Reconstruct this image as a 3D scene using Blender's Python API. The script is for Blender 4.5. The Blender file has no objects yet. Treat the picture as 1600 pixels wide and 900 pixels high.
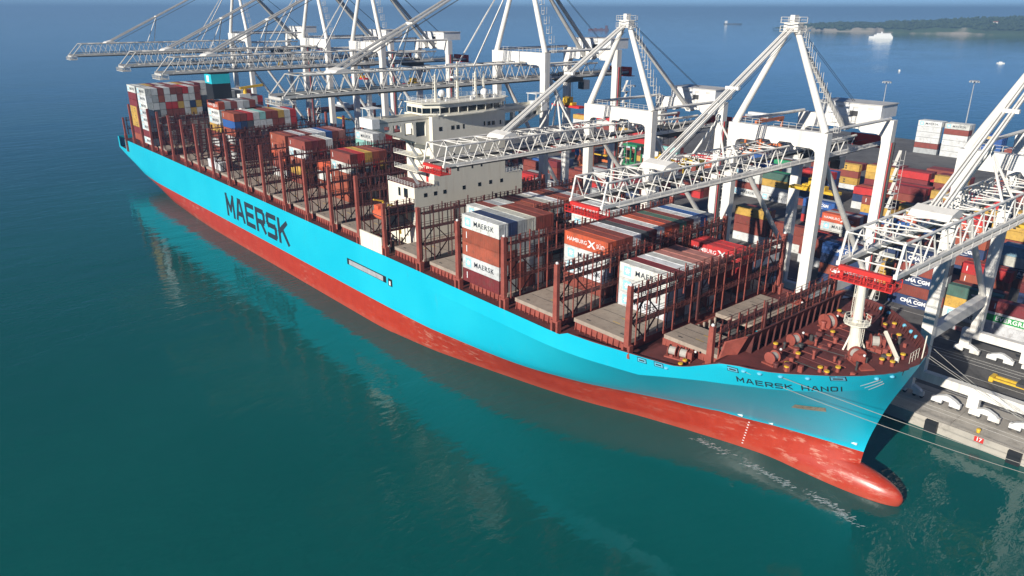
import bpy, math, random
from mathutils import Vector, Matrix
random.seed(7)
R = math.radians
sc = bpy.context.scene
COL = sc.collection
# ------------------------------------------------------------------ camera, sky, sun, exposure
# x runs along the ship (bow = +x), y from open sea to quay, z up from the water
CAM = (326.44, -89.35, 77.20); YAW = 2.43499; PITCH = 0.3583; ROLL = 0.0016
fw = Vector((math.cos(PITCH)*math.cos(YAW), math.cos(PITCH)*math.sin(YAW), -math.sin(PITCH)))
rt = Vector((math.sin(YAW), -math.cos(YAW), 0)); up = rt.cross(fw)
r2 = rt*math.cos(ROLL)+up*math.sin(ROLL); u2 = up*math.cos(ROLL)-rt*math.sin(ROLL)
cam = bpy.data.cameras.new('camera'); cob = bpy.data.objects.new('camera', cam); COL.objects.link(cob)
m = Matrix((r2, u2, -fw)).transposed().to_4x4(); m.translation = Vector(CAM); cob.matrix_world = m
cam.sensor_width = 36; cam.lens = 1164.85/1600*36; cam.clip_start = 1; cam.clip_end = 90000
sc.camera = cob
SUN_EL = 23.0
sdir = Vector((0.16, -1, 0)).normalized()*math.cos(R(SUN_EL)); sdir.z = math.sin(R(SUN_EL))   # towards the sun
w = bpy.data.worlds.new('World'); sc.world = w; w.use_nodes = True
wn = w.node_tree.nodes; sky = wn.new('ShaderNodeTexSky'); sky.sky_type = 'NISHITA'; sky.sun_disc = False
sky.sun_elevation = R(SUN_EL); sky.sun_rotation = math.atan2(sdir.x, sdir.y); sky.air_density = 0.4; sky.dust_density = 0.0; sky.ozone_density = 6.0
w.node_tree.links.new(sky.outputs[0], wn['Background'].inputs[0]); wn['Background'].inputs[1].default_value = 0.072
sl = bpy.data.lights.new('sun', 'SUN'); sl.energy = 5.0; sl.angle = R(0.53); sl.color = (1.0, 0.94, 0.84)
so = bpy.data.objects.new('sun', sl); COL.objects.link(so); so.rotation_euler = sdir.to_track_quat('Z', 'Y').to_euler(); so.location = (0, -300, 300)
sc.view_settings.view_transform = 'Standard'; sc.view_settings.look = 'None'; sc.view_settings.exposure = 0.35; sc.view_settings.gamma = 1
sc.render.engine = 'CYCLES'
cy = sc.cycles; cy.use_denoising = True; cy.max_bounces = 6; cy.diffuse_bounces = 2; cy.glossy_bounces = 3; cy.volume_bounces = 1; cy.transmission_bounces = 2
cy.caustics_reflective = False; cy.caustics_refractive = False; cy.sample_clamp_indirect = 4
try: cy.denoiser = 'OPENIMAGEDENOISE'
except Exception: pass

# ------------------------------------------------------------------ materials
def nd(nt, t, **k):
    n = nt.nodes.new(t)
    for a, v in k.items(): setattr(n, a, v)
    return n
def paint(name, col, rough=0.55, var=0.18, scale=0.6, dirt=None, dirt_amt=0.25, metal=0.0, bump=0.0, streak=False, from_object=False, spec=0.4):
    """painted or weathered surface: base colour, soft mottling, optional dirt of its own shape"""
    M = bpy.data.materials.new(name); M.use_nodes = True; nt = M.node_tree; L = nt.links.new; b = nt.nodes['Principled BSDF']
    b.inputs['Roughness'].default_value = rough; b.inputs['Metallic'].default_value = metal; b.inputs['Specular IOR Level'].default_value = spec
    tc = nd(nt, 'ShaderNodeTexCoord'); mp = nd(nt, 'ShaderNodeMapping')
    if streak: mp.inputs['Scale'].default_value = (1, 1, 0.12)
    geo = nd(nt, 'ShaderNodeNewGeometry'); L(geo.outputs['Position'], mp.inputs[0])
    n1 = nd(nt, 'ShaderNodeTexNoise'); n1.inputs['Scale'].default_value = scale; n1.inputs['Detail'].default_value = 6; n1.inputs['Roughness'].default_value = 0.65
    L(mp.outputs[0], n1.inputs['Vector'])
    hsv = nd(nt, 'ShaderNodeHueSaturation')
    if from_object:
        oi = nd(nt, 'ShaderNodeObjectInfo'); L(oi.outputs['Color'], hsv.inputs['Color'])
    else: hsv.inputs['Color'].default_value = (*col, 1)
    mr = nd(nt, 'ShaderNodeMapRange'); mr.inputs['From Min'].default_value = 0.3; mr.inputs['From Max'].default_value = 0.7
    mr.inputs['To Min'].default_value = 1-var; mr.inputs['To Max'].default_value = 1+var
    L(n1.outputs[0], mr.inputs['Value']); L(mr.outputs[0], hsv.inputs['Value'])
    out = hsv.outputs[0]
    if dirt:
        n2 = nd(nt, 'ShaderNodeTexNoise'); n2.inputs['Scale'].default_value = scale*2.7; n2.inputs['Detail'].default_value = 8; n2.inputs['Roughness'].default_value = 0.7
        L(mp.outputs[0], n2.inputs['Vector'])
        m2 = nd(nt, 'ShaderNodeMapRange'); m2.inputs['From Min'].default_value = 0.52; m2.inputs['From Max'].default_value = 0.72; m2.inputs['To Max'].default_value = dirt_amt
        L(n2.outputs[0], m2.inputs['Value'])
        mx = nd(nt, 'ShaderNodeMix', data_type='RGBA'); L(m2.outputs[0], mx.inputs[0]); L(out, mx.inputs[6]); mx.inputs[7].default_value = (*dirt, 1); out = mx.outputs[2]
    L(out, b.inputs['Base Color'])
    if bump:
        bp = nd(nt, 'ShaderNodeBump'); bp.inputs['Strength'].default_value = bump; bp.inputs['Distance'].default_value = 0.1; L(n1.outputs[0], bp.inputs['Height']); L(bp.outputs[0], b.inputs['Normal'])
    return M
RUST = (0.16, 0.06, 0.03)
M_RED = paint('oxide_red_steel', (0.30, 0.075, 0.055), 0.6, 0.25, 0.5, (0.12, 0.035, 0.03), 0.6)
M_DKRED = paint('dark_oxide_steel', (0.105, 0.029, 0.026), 0.65, 0.3, 0.5, (0.06, 0.025, 0.02), 0.6)
M_DECK = paint('maroon_deck_paint', (0.135, 0.036, 0.034), 0.7, 0.25, 0.35, (0.06, 0.022, 0.02), 0.6, streak=False)
M_HATCH = paint('hatch_cover_paint', (0.36, 0.295, 0.24), 0.8, 0.14, 0.35, (0.17, 0.13, 0.11), 0.65)
M_CRANE = paint('crane_white_paint', (0.79, 0.765, 0.71), 0.5, 0.09, 0.15, (0.40, 0.33, 0.27), 0.55, streak=True)
M_CRANEG = paint('crane_grey_steel', (0.56, 0.545, 0.51), 0.5, 0.12, 0.2, (0.25, 0.2, 0.17), 0.35)
M_CREAM = paint('superstructure_cream', (0.80, 0.76, 0.64), 0.5, 0.05, 0.2, (0.5, 0.4, 0.28), 0.3, streak=True)
M_WHITE = paint('white_paint', (0.78, 0.78, 0.76), 0.5, 0.08, 0.5, (0.4, 0.36, 0.3), 0.4)
M_BLACK = paint('black_paint', (0.016, 0.018, 0.022), 0.5, 0.2, 0.5)
M_GLASS = paint('dark_window_glass', (0.012, 0.018, 0.022), 0.12, 0.1, 0.5, spec=0.6)
M_SAFE = paint('safety_red', (0.58, 0.035, 0.03), 0.5, 0.15, 0.6)
M_YEL = paint('safety_yellow', (0.68, 0.43, 0.03), 0.55, 0.15, 0.6, RUST, 0.4)
M_ORANGE = paint('machine_orange', (0.62, 0.17, 0.05), 0.55, 0.15, 0.4, RUST, 0.4)
M_GREY = paint('galvanised_grey', (0.36, 0.38, 0.40), 0.5, 0.2, 0.5)
M_DKGREY = paint('dark_grey_machinery', (0.055, 0.055, 0.055), 0.6, 0.3, 0.6)
M_BLUEP = paint('pale_blue_paint', (0.14, 0.48, 0.66), 0.5, 0.1, 0.8)
M_CYAN = paint('cyan_paint', (0.02, 0.50, 0.60), 0.45, 0.06, 0.3)
M_ROPE = paint('mooring_rope', (0.42, 0.40, 0.36), 0.9, 0.1, 2)
M_LIFE = paint('lifeboat_orange', (0.68, 0.13, 0.06), 0.45, 0.1, 0.6)
M_BOX = paint('container_paint', (1, 1, 1), 0.6, 0.22, 0.3, (0.11, 0.075, 0.055), 0.62, from_object=True, bump=0.05)
M_STAR = paint('logo_light_blue', (0.30, 0.60, 0.72), 0.6, 0.08, 1)
M_LETW = paint('lettering_white', (0.80, 0.80, 0.80), 0.6, 0.08, 1)
M_LETK = paint('lettering_dark', (0.02, 0.03, 0.045), 0.6, 0.15, 1)
M_TAN = paint('lettering_panel_tan', (0.60, 0.44, 0.20), 0.6, 0.08, 1)
M_EVG = paint('lettering_band_green', (0.02, 0.30, 0.07), 0.6, 0.08, 1)
M_CONC = paint('quay_concrete', (0.43, 0.395, 0.345), 0.85, 0.16, 0.12, (0.15, 0.13, 0.11), 0.7, bump=0.2)
M_LINE = paint('road_marking_white', (0.62, 0.61, 0.58), 0.8, 0.2, 1.2)

def hull_mat():
    """cyan topsides above the paint line, red antifouling below, scrapes and faint plate seams"""
    M = bpy.data.materials.new('hull_paint'); M.use_nodes = True; nt = M.node_tree; L = nt.links.new; b = nt.nodes['Principled BSDF']
    geo = nd(nt, 'ShaderNodeNewGeometry'); sp = nd(nt, 'ShaderNodeSeparateXYZ'); L(geo.outputs['Position'], sp.inputs[0])
    gt = nd(nt, 'ShaderNodeMath', operation='GREATER_THAN'); L(sp.outputs['Z'], gt.inputs[0]); gt.inputs[1].default_value = 6.8
    def noise(scale, vec, det=6, rough=0.6):
        n = nd(nt, 'ShaderNodeTexNoise'); n.inputs['Scale'].default_value = scale; n.inputs['Detail'].default_value = det; n.inputs['Roughness'].default_value = rough; L(vec, n.inputs['Vector']); return n.outputs[0]
    def rng(v, a, c, lo, hi):
        q = nd(nt, 'ShaderNodeMapRange'); q.inputs['From Min'].default_value = a; q.inputs['From Max'].default_value = c; q.inputs['To Min'].default_value = lo; q.inputs['To Max'].default_value = hi; L(v, q.inputs['Value']); return q.outputs[0]
    def mix(f, a, c):
        q = nd(nt, 'ShaderNodeMix', data_type='RGBA')
        for s, v in ((0, f), (6, a), (7, c)):
            if isinstance(v, (tuple, float)): q.inputs[s].default_value = v if isinstance(v, float) else (*v, 1)
            else: L(v, q.inputs[s])
        return q.outputs[2]
    pos = geo.outputs['Position']
    mp = nd(nt, 'ShaderNodeMapping'); mp.inputs['Scale'].default_value = (0.34, 0.34, 1.3); L(pos, mp.inputs[0])
    mv = nd(nt, 'ShaderNodeMapping'); mv.inputs['Scale'].default_value = (1.0, 1.0, 0.1); L(pos, mv.inputs[0])
    cy1 = mix(rng(noise(0.05, pos), 0.35, 0.65, 0, 1), (0.008, 0.47, 0.64), (0.016, 0.52, 0.68))
    cy1 = mix(rng(noise(1.3, mp.outputs[0], 8, 0.7), 0.63, 0.70, 0, 0.30), cy1, (0.03, 0.30, 0.38))
    cy1 = mix(rng(noise(0.9, mv.outputs[0], 8, 0.7), 0.60, 0.76, 0, 0.30), cy1, (0.20, 0.32, 0.30))
    rd = mix(rng(noise(0.35, pos), 0.35, 0.65, 0, 1), (0.39, 0.032, 0.014), (0.45, 0.046, 0.022))
    rd = mix(rng(noise(0.9, mv.outputs[0], 8, 0.7), 0.5, 0.7, 0, 0.35), rd, (0.28, 0.022, 0.013))
    # rubbed patches where fenders and tugs have taken the red off
    sc1 = nd(nt, 'ShaderNodeMath', operation='MULTIPLY'); L(rng(noise(0.8, mp.outputs[0], 9, 0.75), 0.535, 0.60, 0, 1), sc1.inputs[0]); L(rng(noise(0.045, pos, 3), 0.46, 0.64, 0, 0.5), sc1.inputs[1])
    rd = mix(sc1.outputs[0], rd, (0.62, 0.36, 0.27))
    # paler growth band just above the water
    bz = nd(nt, 'ShaderNodeMath', operation='ADD'); L(sp.outputs['Z'], bz.inputs[0]); L(rng(noise(0.3, pos), 0.3, 0.7, -0.8, 0.8), bz.inputs[1])
    rd = mix(rng(bz.outputs[0], 0.7, 1.6, 0.35, 0.0), rd, (0.45, 0.11, 0.07))
    L(mix(gt.outputs[0], rd, cy1), b.inputs['Base Color'])
    b.inputs['Roughness'].default_value = 0.32; b.inputs['Specular IOR Level'].default_value = 0.55
    br = nd(nt, 'ShaderNodeTexBrick'); br.inputs['Scale'].default_value = 1.0; br.inputs['Mortar Size'].default_value = 0.03; br.inputs['Brick Width'].default_value = 11; br.inputs['Row Height'].default_value = 3.0; br.inputs['Mortar Smooth'].default_value = 1
    cb = nd(nt, 'ShaderNodeCombineXYZ'); L(sp.outputs['X'], cb.inputs[0]); L(sp.outputs['Z'], cb.inputs[1]); L(cb.outputs[0], br.inputs['Vector'])
    ad = nd(nt, 'ShaderNodeMath', operation='MULTIPLY_ADD'); L(br.outputs['Fac'], ad.inputs[0]); ad.inputs[1].default_value = -0.3; L(noise(0.25, pos), ad.inputs[2])
    bp = nd(nt, 'ShaderNodeBump'); bp.inputs['Strength'].default_value = 0.25; bp.inputs['Distance'].default_value = 0.12; L(ad.outputs[0], bp.inputs['Height']); L(bp.outputs[0], b.inputs['Normal'])
    return M
M_HULL = hull_mat()

def water_mat():
    M = bpy.data.materials.new('sea_water'); M.use_nodes = True; nt = M.node_tree; L = nt.links.new; b = nt.nodes['Principled BSDF']
    geo = nd(nt, 'ShaderNodeNewGeometry'); pos = geo.outputs['Position']
    def noise(scale, vec, det=4, rough=0.55, dist=0.0):
        n = nd(nt, 'ShaderNodeTexNoise'); n.inputs['Scale'].default_value = scale; n.inputs['Detail'].default_value = det; n.inputs['Roughness'].default_value = rough; n.inputs['Distortion'].default_value = dist; L(vec, n.inputs['Vector']); return n.outputs[0]
    mp = nd(nt, 'ShaderNodeMapping'); mp.inputs['Rotation'].default_value = (0, 0, R(35)); mp.inputs['Scale'].default_value = (1, 0.45, 1); L(pos, mp.inputs[0])
    cr = nd(nt, 'ShaderNodeValToRGB'); cr.color_ramp.elements[0].position = 0.3; cr.color_ramp.elements[1].position = 0.72
    cr.color_ramp.elements[0].color = (0.002, 0.088, 0.080, 1); cr.color_ramp.elements[1].color = (0.005, 0.106, 0.097, 1)
    L(noise(0.008, pos, 5, 0.6, 0.6), cr.inputs[0])
    L(cr.outputs[0], b.inputs['Base Color']); b.inputs['Roughness'].default_value = 0.05; b.inputs['IOR'].default_value = 1.333
    # wind patches: some stretches are rippled, some nearly smooth
    patch = nd(nt, 'ShaderNodeMapRange'); patch.inputs['From Min'].default_value = 0.38; patch.inputs['From Max'].default_value = 0.62; patch.inputs['To Min'].default_value = 0.35; patch.inputs['To Max'].default_value = 1.0
    L(noise(0.012, mp.outputs[0], 4, 0.55, 1.0), patch.inputs['Value'])
    h1 = noise(0.55, mp.outputs[0], 3, 0.55, 0.4); h2 = noise(0.11, mp.outputs[0], 3, 0.5, 0.3)
    mu = nd(nt, 'ShaderNodeMath', operation='MULTIPLY'); L(h1, mu.inputs[0]); L(patch.outputs[0], mu.inputs[1])
    ad = nd(nt, 'ShaderNodeMath', operation='MULTIPLY_ADD'); L(h2, ad.inputs[0]); ad.inputs[1].default_value = 1.6; L(mu.outputs[0], ad.inputs[2])
    bp = nd(nt, 'ShaderNodeBump'); bp.inputs['Strength'].default_value = 1.0; bp.inputs['Distance'].default_value = 0.14; L(ad.outputs[0], bp.inputs['Height']); L(bp.outputs[0], b.inputs['Normal'])
    return M
M_SEA = water_mat()

def asphalt_mat():
    M = paint('yard_asphalt', (0.135, 0.13, 0.127), 0.9, 0.25, 0.08, (0.045, 0.042, 0.04), 0.7, bump=0.15)
    return M
M_ASPH = asphalt_mat()

# ------------------------------------------------------------------ mesh helpers
class MB:
    def __init__(s): s.v = []; s.f = []; s.mi = []
    def add(s, vs, fs, mi=0):
        o = len(s.v); s.v += [tuple(p) for p in vs]; s.f += [tuple(i+o for i in f) for f in fs]; s.mi += [mi]*len(fs); return s
    def box(s, x0, x1, y0, y1, z0, z1, mi=0):
        return s.add([(x0,y0,z0),(x1,y0,z0),(x1,y1,z0),(x0,y1,z0),(x0,y0,z1),(x1,y0,z1),(x1,y1,z1),(x0,y1,z1)],
                     [(0,3,2,1),(4,5,6,7),(0,1,5,4),(1,2,6,5),(2,3,7,6),(3,0,4,7)], mi)
    def beam(s, p, q, w, h=None, mi=0, w1=None, h1=None):
        p = Vector(p); q = Vector(q); h = h or w; d = (q-p).normalized()
        a = Vector((0,0,1)) if abs(d.z) < 0.95 else Vector((0,1,0))
        x = d.cross(a).normalized(); y = x.cross(d).normalized(); w1 = w1 or w; h1 = h1 or h
        vs = []
        for c, ww, hh in ((p,w,h),(q,w1,h1)):
            for i, j in ((-1,-1),(1,-1),(1,1),(-1,1)): vs.append(c+x*(i*ww/2)+y*(j*hh/2))
        return s.add(vs, [(3,2,1,0),(4,5,6,7),(0,1,5,4),(1,2,6,5),(2,3,7,6),(3,0,4,7)], mi)
    def tube(s, p, q, r, r1=None, n=8, mi=0):
        p = Vector(p); q = Vector(q); r1 = r if r1 is None else r1; d = (q-p).normalized()
        a = Vector((0,0,1)) if abs(d.z) < 0.95 else Vector((1,0,0))
        x = d.cross(a).normalized(); y = x.cross(d).normalized(); vs = []
        for c, rr in ((p,r),(q,r1)):
            for k in range(n): t = 2*math.pi*k/n; vs.append(c+x*(rr*math.cos(t))+y*(rr*math.sin(t)))
        return s.add(vs, [tuple(range(n))[::-1], tuple(range(n,2*n))]+[(k,(k+1)%n,n+(k+1)%n,n+k) for k in range(n)], mi)
    def sphere(s, c, r, n=10, k=6, mi=0, zs=1.0):
        vs = [(c[0],c[1],c[2]-r*zs)]
        for j in range(1,k):
            a = math.pi*j/k
            for i in range(n): t = 2*math.pi*i/n; vs.append((c[0]+r*math.sin(a)*math.cos(t), c[1]+r*math.sin(a)*math.sin(t), c[2]-r*zs*math.cos(a)))
        vs.append((c[0],c[1],c[2]+r*zs)); e = len(vs)-1; fs = []
        for i in range(n):
            fs.append((0,1+(i+1)%n,1+i)); fs.append((e,e-n+i,e-n+(i+1)%n))
            for j in range(k-2): a0 = 1+j*n; fs.append((a0+i,a0+(i+1)%n,a0+n+(i+1)%n,a0+n+i))
        return s.add(vs, fs, mi)
    def prism(s, pts, a, b, axis='x', mi=0):
        """2D outline pushed along an axis from a to b"""
        n = len(pts)
        def P(t, p):
            return (t,p[0],p[1]) if axis == 'x' else ((p[0],t,p[1]) if axis == 'y' else (p[0],p[1],t))
        vs = [P(a,p) for p in pts]+[P(b,p) for p in pts]
        return s.add(vs, [tuple(range(n)), tuple(range(n,2*n))[::-1]]+[(i,n+i,n+(i+1)%n,(i+1)%n) for i in range(n)], mi)
    def mesh(s, name, mats, off=(0,0,0), smooth=False):
        me = bpy.data.meshes.new(name); ox, oy, oz = off
        me.from_pydata([(x-ox,y-oy,z-oz) for x,y,z in s.v], [], s.f)
        for mt in (mats if isinstance(mats, (list,tuple)) else [mats]): me.materials.append(mt)
        me.polygons.foreach_set('material_index', s.mi)
        if smooth: me.polygons.foreach_set('use_smooth', [True]*len(s.f))
        import bmesh
        bm = bmesh.new(); bm.from_mesh(me); bmesh.ops.recalc_face_normals(bm, faces=bm.faces); bm.to_mesh(me); bm.free()
        me.update(); return me
ORG = {}
def link(name, me, parent=None, loc=None):
    o = bpy.data.objects.new(name, me); COL.objects.link(o)
    if parent is not None: o.parent = parent; ORG[o.name] = ORG.get(parent.name, (0,0,0))
    if loc is not None: o.location = loc
    return o
def part(mb, name, mats, parent, smooth=False, kind=None, label=None):
    """one part: geometry given in world coordinates, stored relative to its thing's base"""
    o = link(name, mb.mesh(name, mats, ORG.get(parent.name, (0,0,0)), smooth), parent)
    if kind: o['kind'] = kind
    if label: o['label'] = label
    return o
def tag(o, label, cat, group=None):
    o['label'] = label; o['category'] = cat
    if group: o['group'] = group
    return o
def thing(name, label, cat, loc, group=None):
    o = bpy.data.objects.new(name, None); COL.objects.link(o); o.location = loc; o.empty_display_size = 0.5; ORG[o.name] = tuple(loc); return tag(o, label, cat, group)
def single(mb, name, mats, label, cat, loc, group=None, smooth=False):
    return tag(link(name, mb.mesh(name, mats, loc, smooth), None, loc), label, cat, group)
def setting(mb, name, mats, kind='structure', smooth=False):
    o = link(name, mb.mesh(name, mats, (0,0,0), smooth)); o['kind'] = kind; return o
def copy_tree(o, dx, parent=None):
    c = o.copy(); COL.objects.link(c); c.parent = parent
    if parent is None: c.location = Vector(o.location)+Vector(dx)
    for ch in o.children: copy_tree(ch, (0,0,0), c)
    return c
def lerp_table(tab, x):
    if x <= tab[0][0]: return tab[0][1]
    for (a, fa), (b_, fb) in zip(tab, tab[1:]):
        if x <= b_: return fa+(fb-fa)*(x-a)/(b_-a)
    return tab[-1][1]
def smooth_table(tab, x):
    """monotone-ish cubic through the table"""
    n = len(tab)
    if x <= tab[0][0]: return tab[0][1]
    if x >= tab[-1][0]: return tab[-1][1]
    for i in range(n-1):
        if x <= tab[i+1][0]: break
    def sl(j):
        if j <= 0 or j >= n-1: k = max(0, min(n-2, j if j <= 0 else n-2)); return (tab[k+1][1]-tab[k][1])/(tab[k+1][0]-tab[k][0])
        a = (tab[j][1]-tab[j-1][1])/(tab[j][0]-tab[j-1][0]); c = (tab[j+1][1]-tab[j][1])/(tab[j+1][0]-tab[j][0])
        return 0 if a*c <= 0 else 2*a*c/(a+c)
    h = tab[i+1][0]-tab[i][0]; t = (x-tab[i][0])/h; m0 = sl(i)*h; m1 = sl(i+1)*h
    return (2*t**3-3*t*t+1)*tab[i][1]+(t**3-2*t*t+t)*m0+(-2*t**3+3*t*t)*tab[i+1][1]+(t**3-t*t)*m1

# block letters as strokes in a unit box (for the hull)
STROKES = {
 'M': [[(0,0),(0,1)],[(0,1),(.5,.28)],[(.5,.28),(1,1)],[(1,1),(1,0)]],
 'A': [[(0,0),(.38,1)],[(.38,1),(.62,1)],[(.62,1),(1,0)],[(.16,.3),(.84,.3)]],
 'E': [[(0,0),(0,1)],[(0,1),(1,1)],[(0,.52),(.9,.52)],[(0,0),(1,0)]],
 'R': [[(0,0),(0,1)],[(0,1),(.85,1)],[(.85,1),(1,.86)],[(1,.86),(1,.58)],[(1,.58),(.85,.45)],[(.85,.45),(0,.45)],[(.55,.45),(1,0)]],
 'S': [[(1,1),(.1,1)],[(.1,1),(0,.9)],[(0,.9),(0,.62)],[(0,.62),(.1,.52)],[(.1,.52),(.9,.52)],[(.9,.52),(1,.42)],[(1,.42),(1,.1)],[(1,.1),(.9,0)],[(.9,0),(0,0)]],
 'K': [[(0,0),(0,1)],[(0,.42),(.95,1)],[(.36,.64),(1,0)]],
 'H': [[(0,0),(0,1)],[(1,0),(1,1)],[(0,.5),(1,.5)]],
 'N': [[(0,0),(0,1)],[(0,1),(1,0)],[(1,0),(1,1)]],
 'O': [[(.15,0),(.85,0)],[(.85,0),(1,.15)],[(1,.15),(1,.85)],[(1,.85),(.85,1)],[(.85,1),(.15,1)],[(.15,1),(0,.85)],[(0,.85),(0,.15)],[(0,.15),(.15,0)]],
 'I': [[(.5,0),(.5,1)]],
}
def letter_mesh(mb, ch, s0, wdt, h, th, place, slant=0.0, depth=0.05):
    """strokes of one letter; place(s, h, off) gives the point on the surface"""
    for k, (a, c) in enumerate(STROKES[ch]):
        ax, az = s0+th/2+a[0]*(wdt-th), th/2+a[1]*(h-th); bx, bz = s0+th/2+c[0]*(wdt-th), th/2+c[1]*(h-th)
        dx, dz = bx-ax, bz-az; ln = math.hypot(dx, dz); ux, uz = dx/ln, dz/ln; e = th/2*0.98
        ax -= ux*e; az -= uz*e; bx += ux*e; bz += uz*e; nx, nz = -uz*th/2, ux*th/2
        off = depth+0.002*k; vs = []; n = max(1, int(ln/3))
        for i in range(n+1):
            t = i/n; px = ax+(bx-ax)*t; pz = az+(bz-az)*t
            for sg in (1, -1):
                for o in (off, -0.05): vs.append(place(px+sg*nx+slant*pz, min(max(pz+sg*nz, 0), h), o))
        fs = []
        for i in range(n):
            q = 4*i; fs += [(q,q+4,q+6,q+2),(q+1,q+3,q+7,q+5),(q,q+1,q+5,q+4),(q+2,q+6,q+7,q+3)]
        fs += [(0,2,3,1),(4*n,4*n+1,4*n+3,4*n+2)]
        mb.add(vs, fs)
_dg = None
def text_mesh(txt, size, mats, bold=0.02, space=1.0, shear=0.0, sx=1.0):
    """flat lettering for a container side: lies in the x-z plane facing -y, centred"""
    cu = bpy.data.curves.new('lettering', 'FONT'); cu.body = txt; cu.size = size; cu.offset = bold; cu.space_character = space; cu.shear = shear
    cu.align_x = 'CENTER'; cu.align_y = 'CENTER'; cu.resolution_u = 2
    o = bpy.data.objects.new('lettering_source', cu); COL.objects.link(o)
    bpy.context.view_layer.update(); dg = bpy.context.evaluated_depsgraph_get()
    me = bpy.data.meshes.new_from_object(o.evaluated_get(dg)); me.name = 'lettering'
    bpy.data.objects.remove(o); bpy.data.curves.remove(cu)
    for v in me.vertices: x, y, z = v.co; v.co = (x*sx, -0.006, y)
    me.materials.clear(); me.materials.append(mats); return me
# ------------------------------------------------------------------ sea, quay, yard
HALF = 26.75                      # half beam; centreline at y = HALF
QZ = 2.5; QE = 55.3               # quay level, quay edge
mb = MB(); n = 72
ring = [(0,0,0)]
for rad in (600, 2500, 9000, 30000):
    ring += [(rad*math.cos(2*math.pi*k/n), rad*math.sin(2*math.pi*k/n), 0) for k in range(n)]
fs = [(0,1+k,1+(k+1)%n) for k in range(n)]
for j in range(3):
    a = 1+j*n; fs += [(a+k,a+n+k,a+n+(k+1)%n,a+(k+1)%n) for k in range(n)]
mb.add(ring, fs); setting(mb, 'sea', M_SEA)
YX0, YX1, YY1 = -95, 420, 396    # terminal area
mb = MB(); mb.prism([(-95,QE+14),(-95,165),(-60,230),(-20,330),(60,YY1),(YX1,YY1),(YX1,QE+14)], -6, QZ, 'z'); setting(mb, 'yard', M_ASPH)
# quay apron: concrete slabs laid side by side along the edge
apron = setting(MB().box(YX0, YX1, QE+0.6, QE+13.99, -6, QZ-0.12), 'quay_apron', M_CONC)
slab = MB().box(-5.94, 5.94, -6.6, 6.6, -0.125, 0).mesh('slab', M_CONC)
for k in range(46):
    x = 304-12*k
    if x < -85: break
    link('slab', slab, apron, (x, QE+7.3, QZ+0.008*((k*7) % 3)))
mb = MB(); mb.box(YX0, YX1, QE, QE+0.59, -6, QZ+0.02); setting(mb, 'quay_edge', M_CONC)
mb = MB()
for y in (59.25, 60.75, 89.25, 90.75): mb.box(YX0, YX1, y-0.05, y+0.05, QZ+0.03, QZ+0.05)
for y in (66.5, 73.5, 80.5, 87.5, 97.5, 108.5): mb.box(YX0, YX1, y-0.09, y+0.09, QZ+0.022, QZ+0.027)
for k in range(40): mb.box(330-10*k, 334-10*k, 70-0.09, 70.09, QZ+0.022, QZ+0.027)
o = setting(mb, 'quay_markings', M_LINE)
# fenders and bollards along the quay
fend = MB().box(-1.1, 1.1, -0.9, 0, -2.4, 0.2).mesh('fender', M_BLACK)
for x, lb in ((297.5, 'black rubber fender on the quay wall at the right edge'), (283.2, 'black rubber fender on the quay wall beside the stem')):
    tag(link('fender', fend, None, (x, QE, QZ-0.3)), lb, 'fender', 'rubber fenders along the quay wall')
mb = MB().tube((0,0,0),(0,0,0.5),0.35,0.28,10).tube((0,0,0.5),(0,0,0.75),0.42,0.34,10); qb = mb.mesh('quay_bollard', M_YEL, smooth=False)
tag(link('quay_bollard', qb, None, (290.6, QE+1.6, QZ+0.02)), 'short yellow mooring bollard on the quay edge', 'bollard')
# painted red plate with the berth number on the quay wall
mb = MB().box(290.6, 292.2, QE-0.04, QE, QZ-1.1, QZ-0.05); bp = single(mb, 'berth_sign', M_SAFE, 'small red berth number plate on the quay wall', 'sign', (291.4, QE, QZ-0.6))
tm = text_mesh('17', 1.0, M_LETW, 0.03); t = link('lettering', tm, bp, (0, -0.045, 0.02))

# ------------------------------------------------------------------ far headland
M_LAND = bpy.data.materials.new('headland_ground'); M_LAND.use_nodes = True
nt = M_LAND.node_tree; L = nt.links.new; b = nt.nodes['Principled BSDF']; geo = nd(nt,'ShaderNodeNewGeometry'); sp = nd(nt,'ShaderNodeSeparateXYZ'); L(geo.outputs['Normal'], sp.inputs[0])
nz = nd(nt,'ShaderNodeTexNoise'); nz.inputs['Scale'].default_value = 0.02; nz.inputs['Detail'].default_value = 8; L(geo.outputs['Position'], nz.inputs['Vector'])
ad = nd(nt,'ShaderNodeMath',operation='MULTIPLY_ADD'); L(nz.outputs[0], ad.inputs[0]); ad.inputs[1].default_value = 0.5; L(sp.outputs['Z'], ad.inputs[2])
rp = nd(nt,'ShaderNodeValToRGB'); e = rp.color_ramp.elements; e[0].position = 0.88; e[0].color = (0.27,0.235,0.185,1); e[1].position = 1.0; e[1].color = (0.045,0.075,0.028,1); L(ad.outputs[0], rp.inputs[0]); L(rp.outputs[0], b.inputs['Base Color']); b.inputs['Roughness'].default_value = 0.95
def fnoise(x, y):
    return math.sin(x*0.011+1.3)*math.cos(y*0.013+0.4)*0.5+math.sin(x*0.031+y*0.017)*0.3+math.sin(x*0.07-y*0.05+2)*0.2
def land_h(t, d):
    """t along the coast 0..1 (west tip to east), d metres inland"""
    top = lerp_table([(0,3),(.03,18),(.12,26),(.18,19),(.24,28),(.4,40),(.6,52),(1,66)], t)
    cliff = lerp_table([(0,2),(.05,9),(.2,12),(.5,17),(.75,10),(1,6)], t)*(1+0.4*fnoise(t*2500, 0))
    if d <= 0: return -2
    h = cliff*min(1, d/22) if d < 22 else cliff+(top-cliff)*min(1, ((d-22)/420))**0.7
    return h+fnoise(t*2600, d)*min(6, d*0.1)
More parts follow.
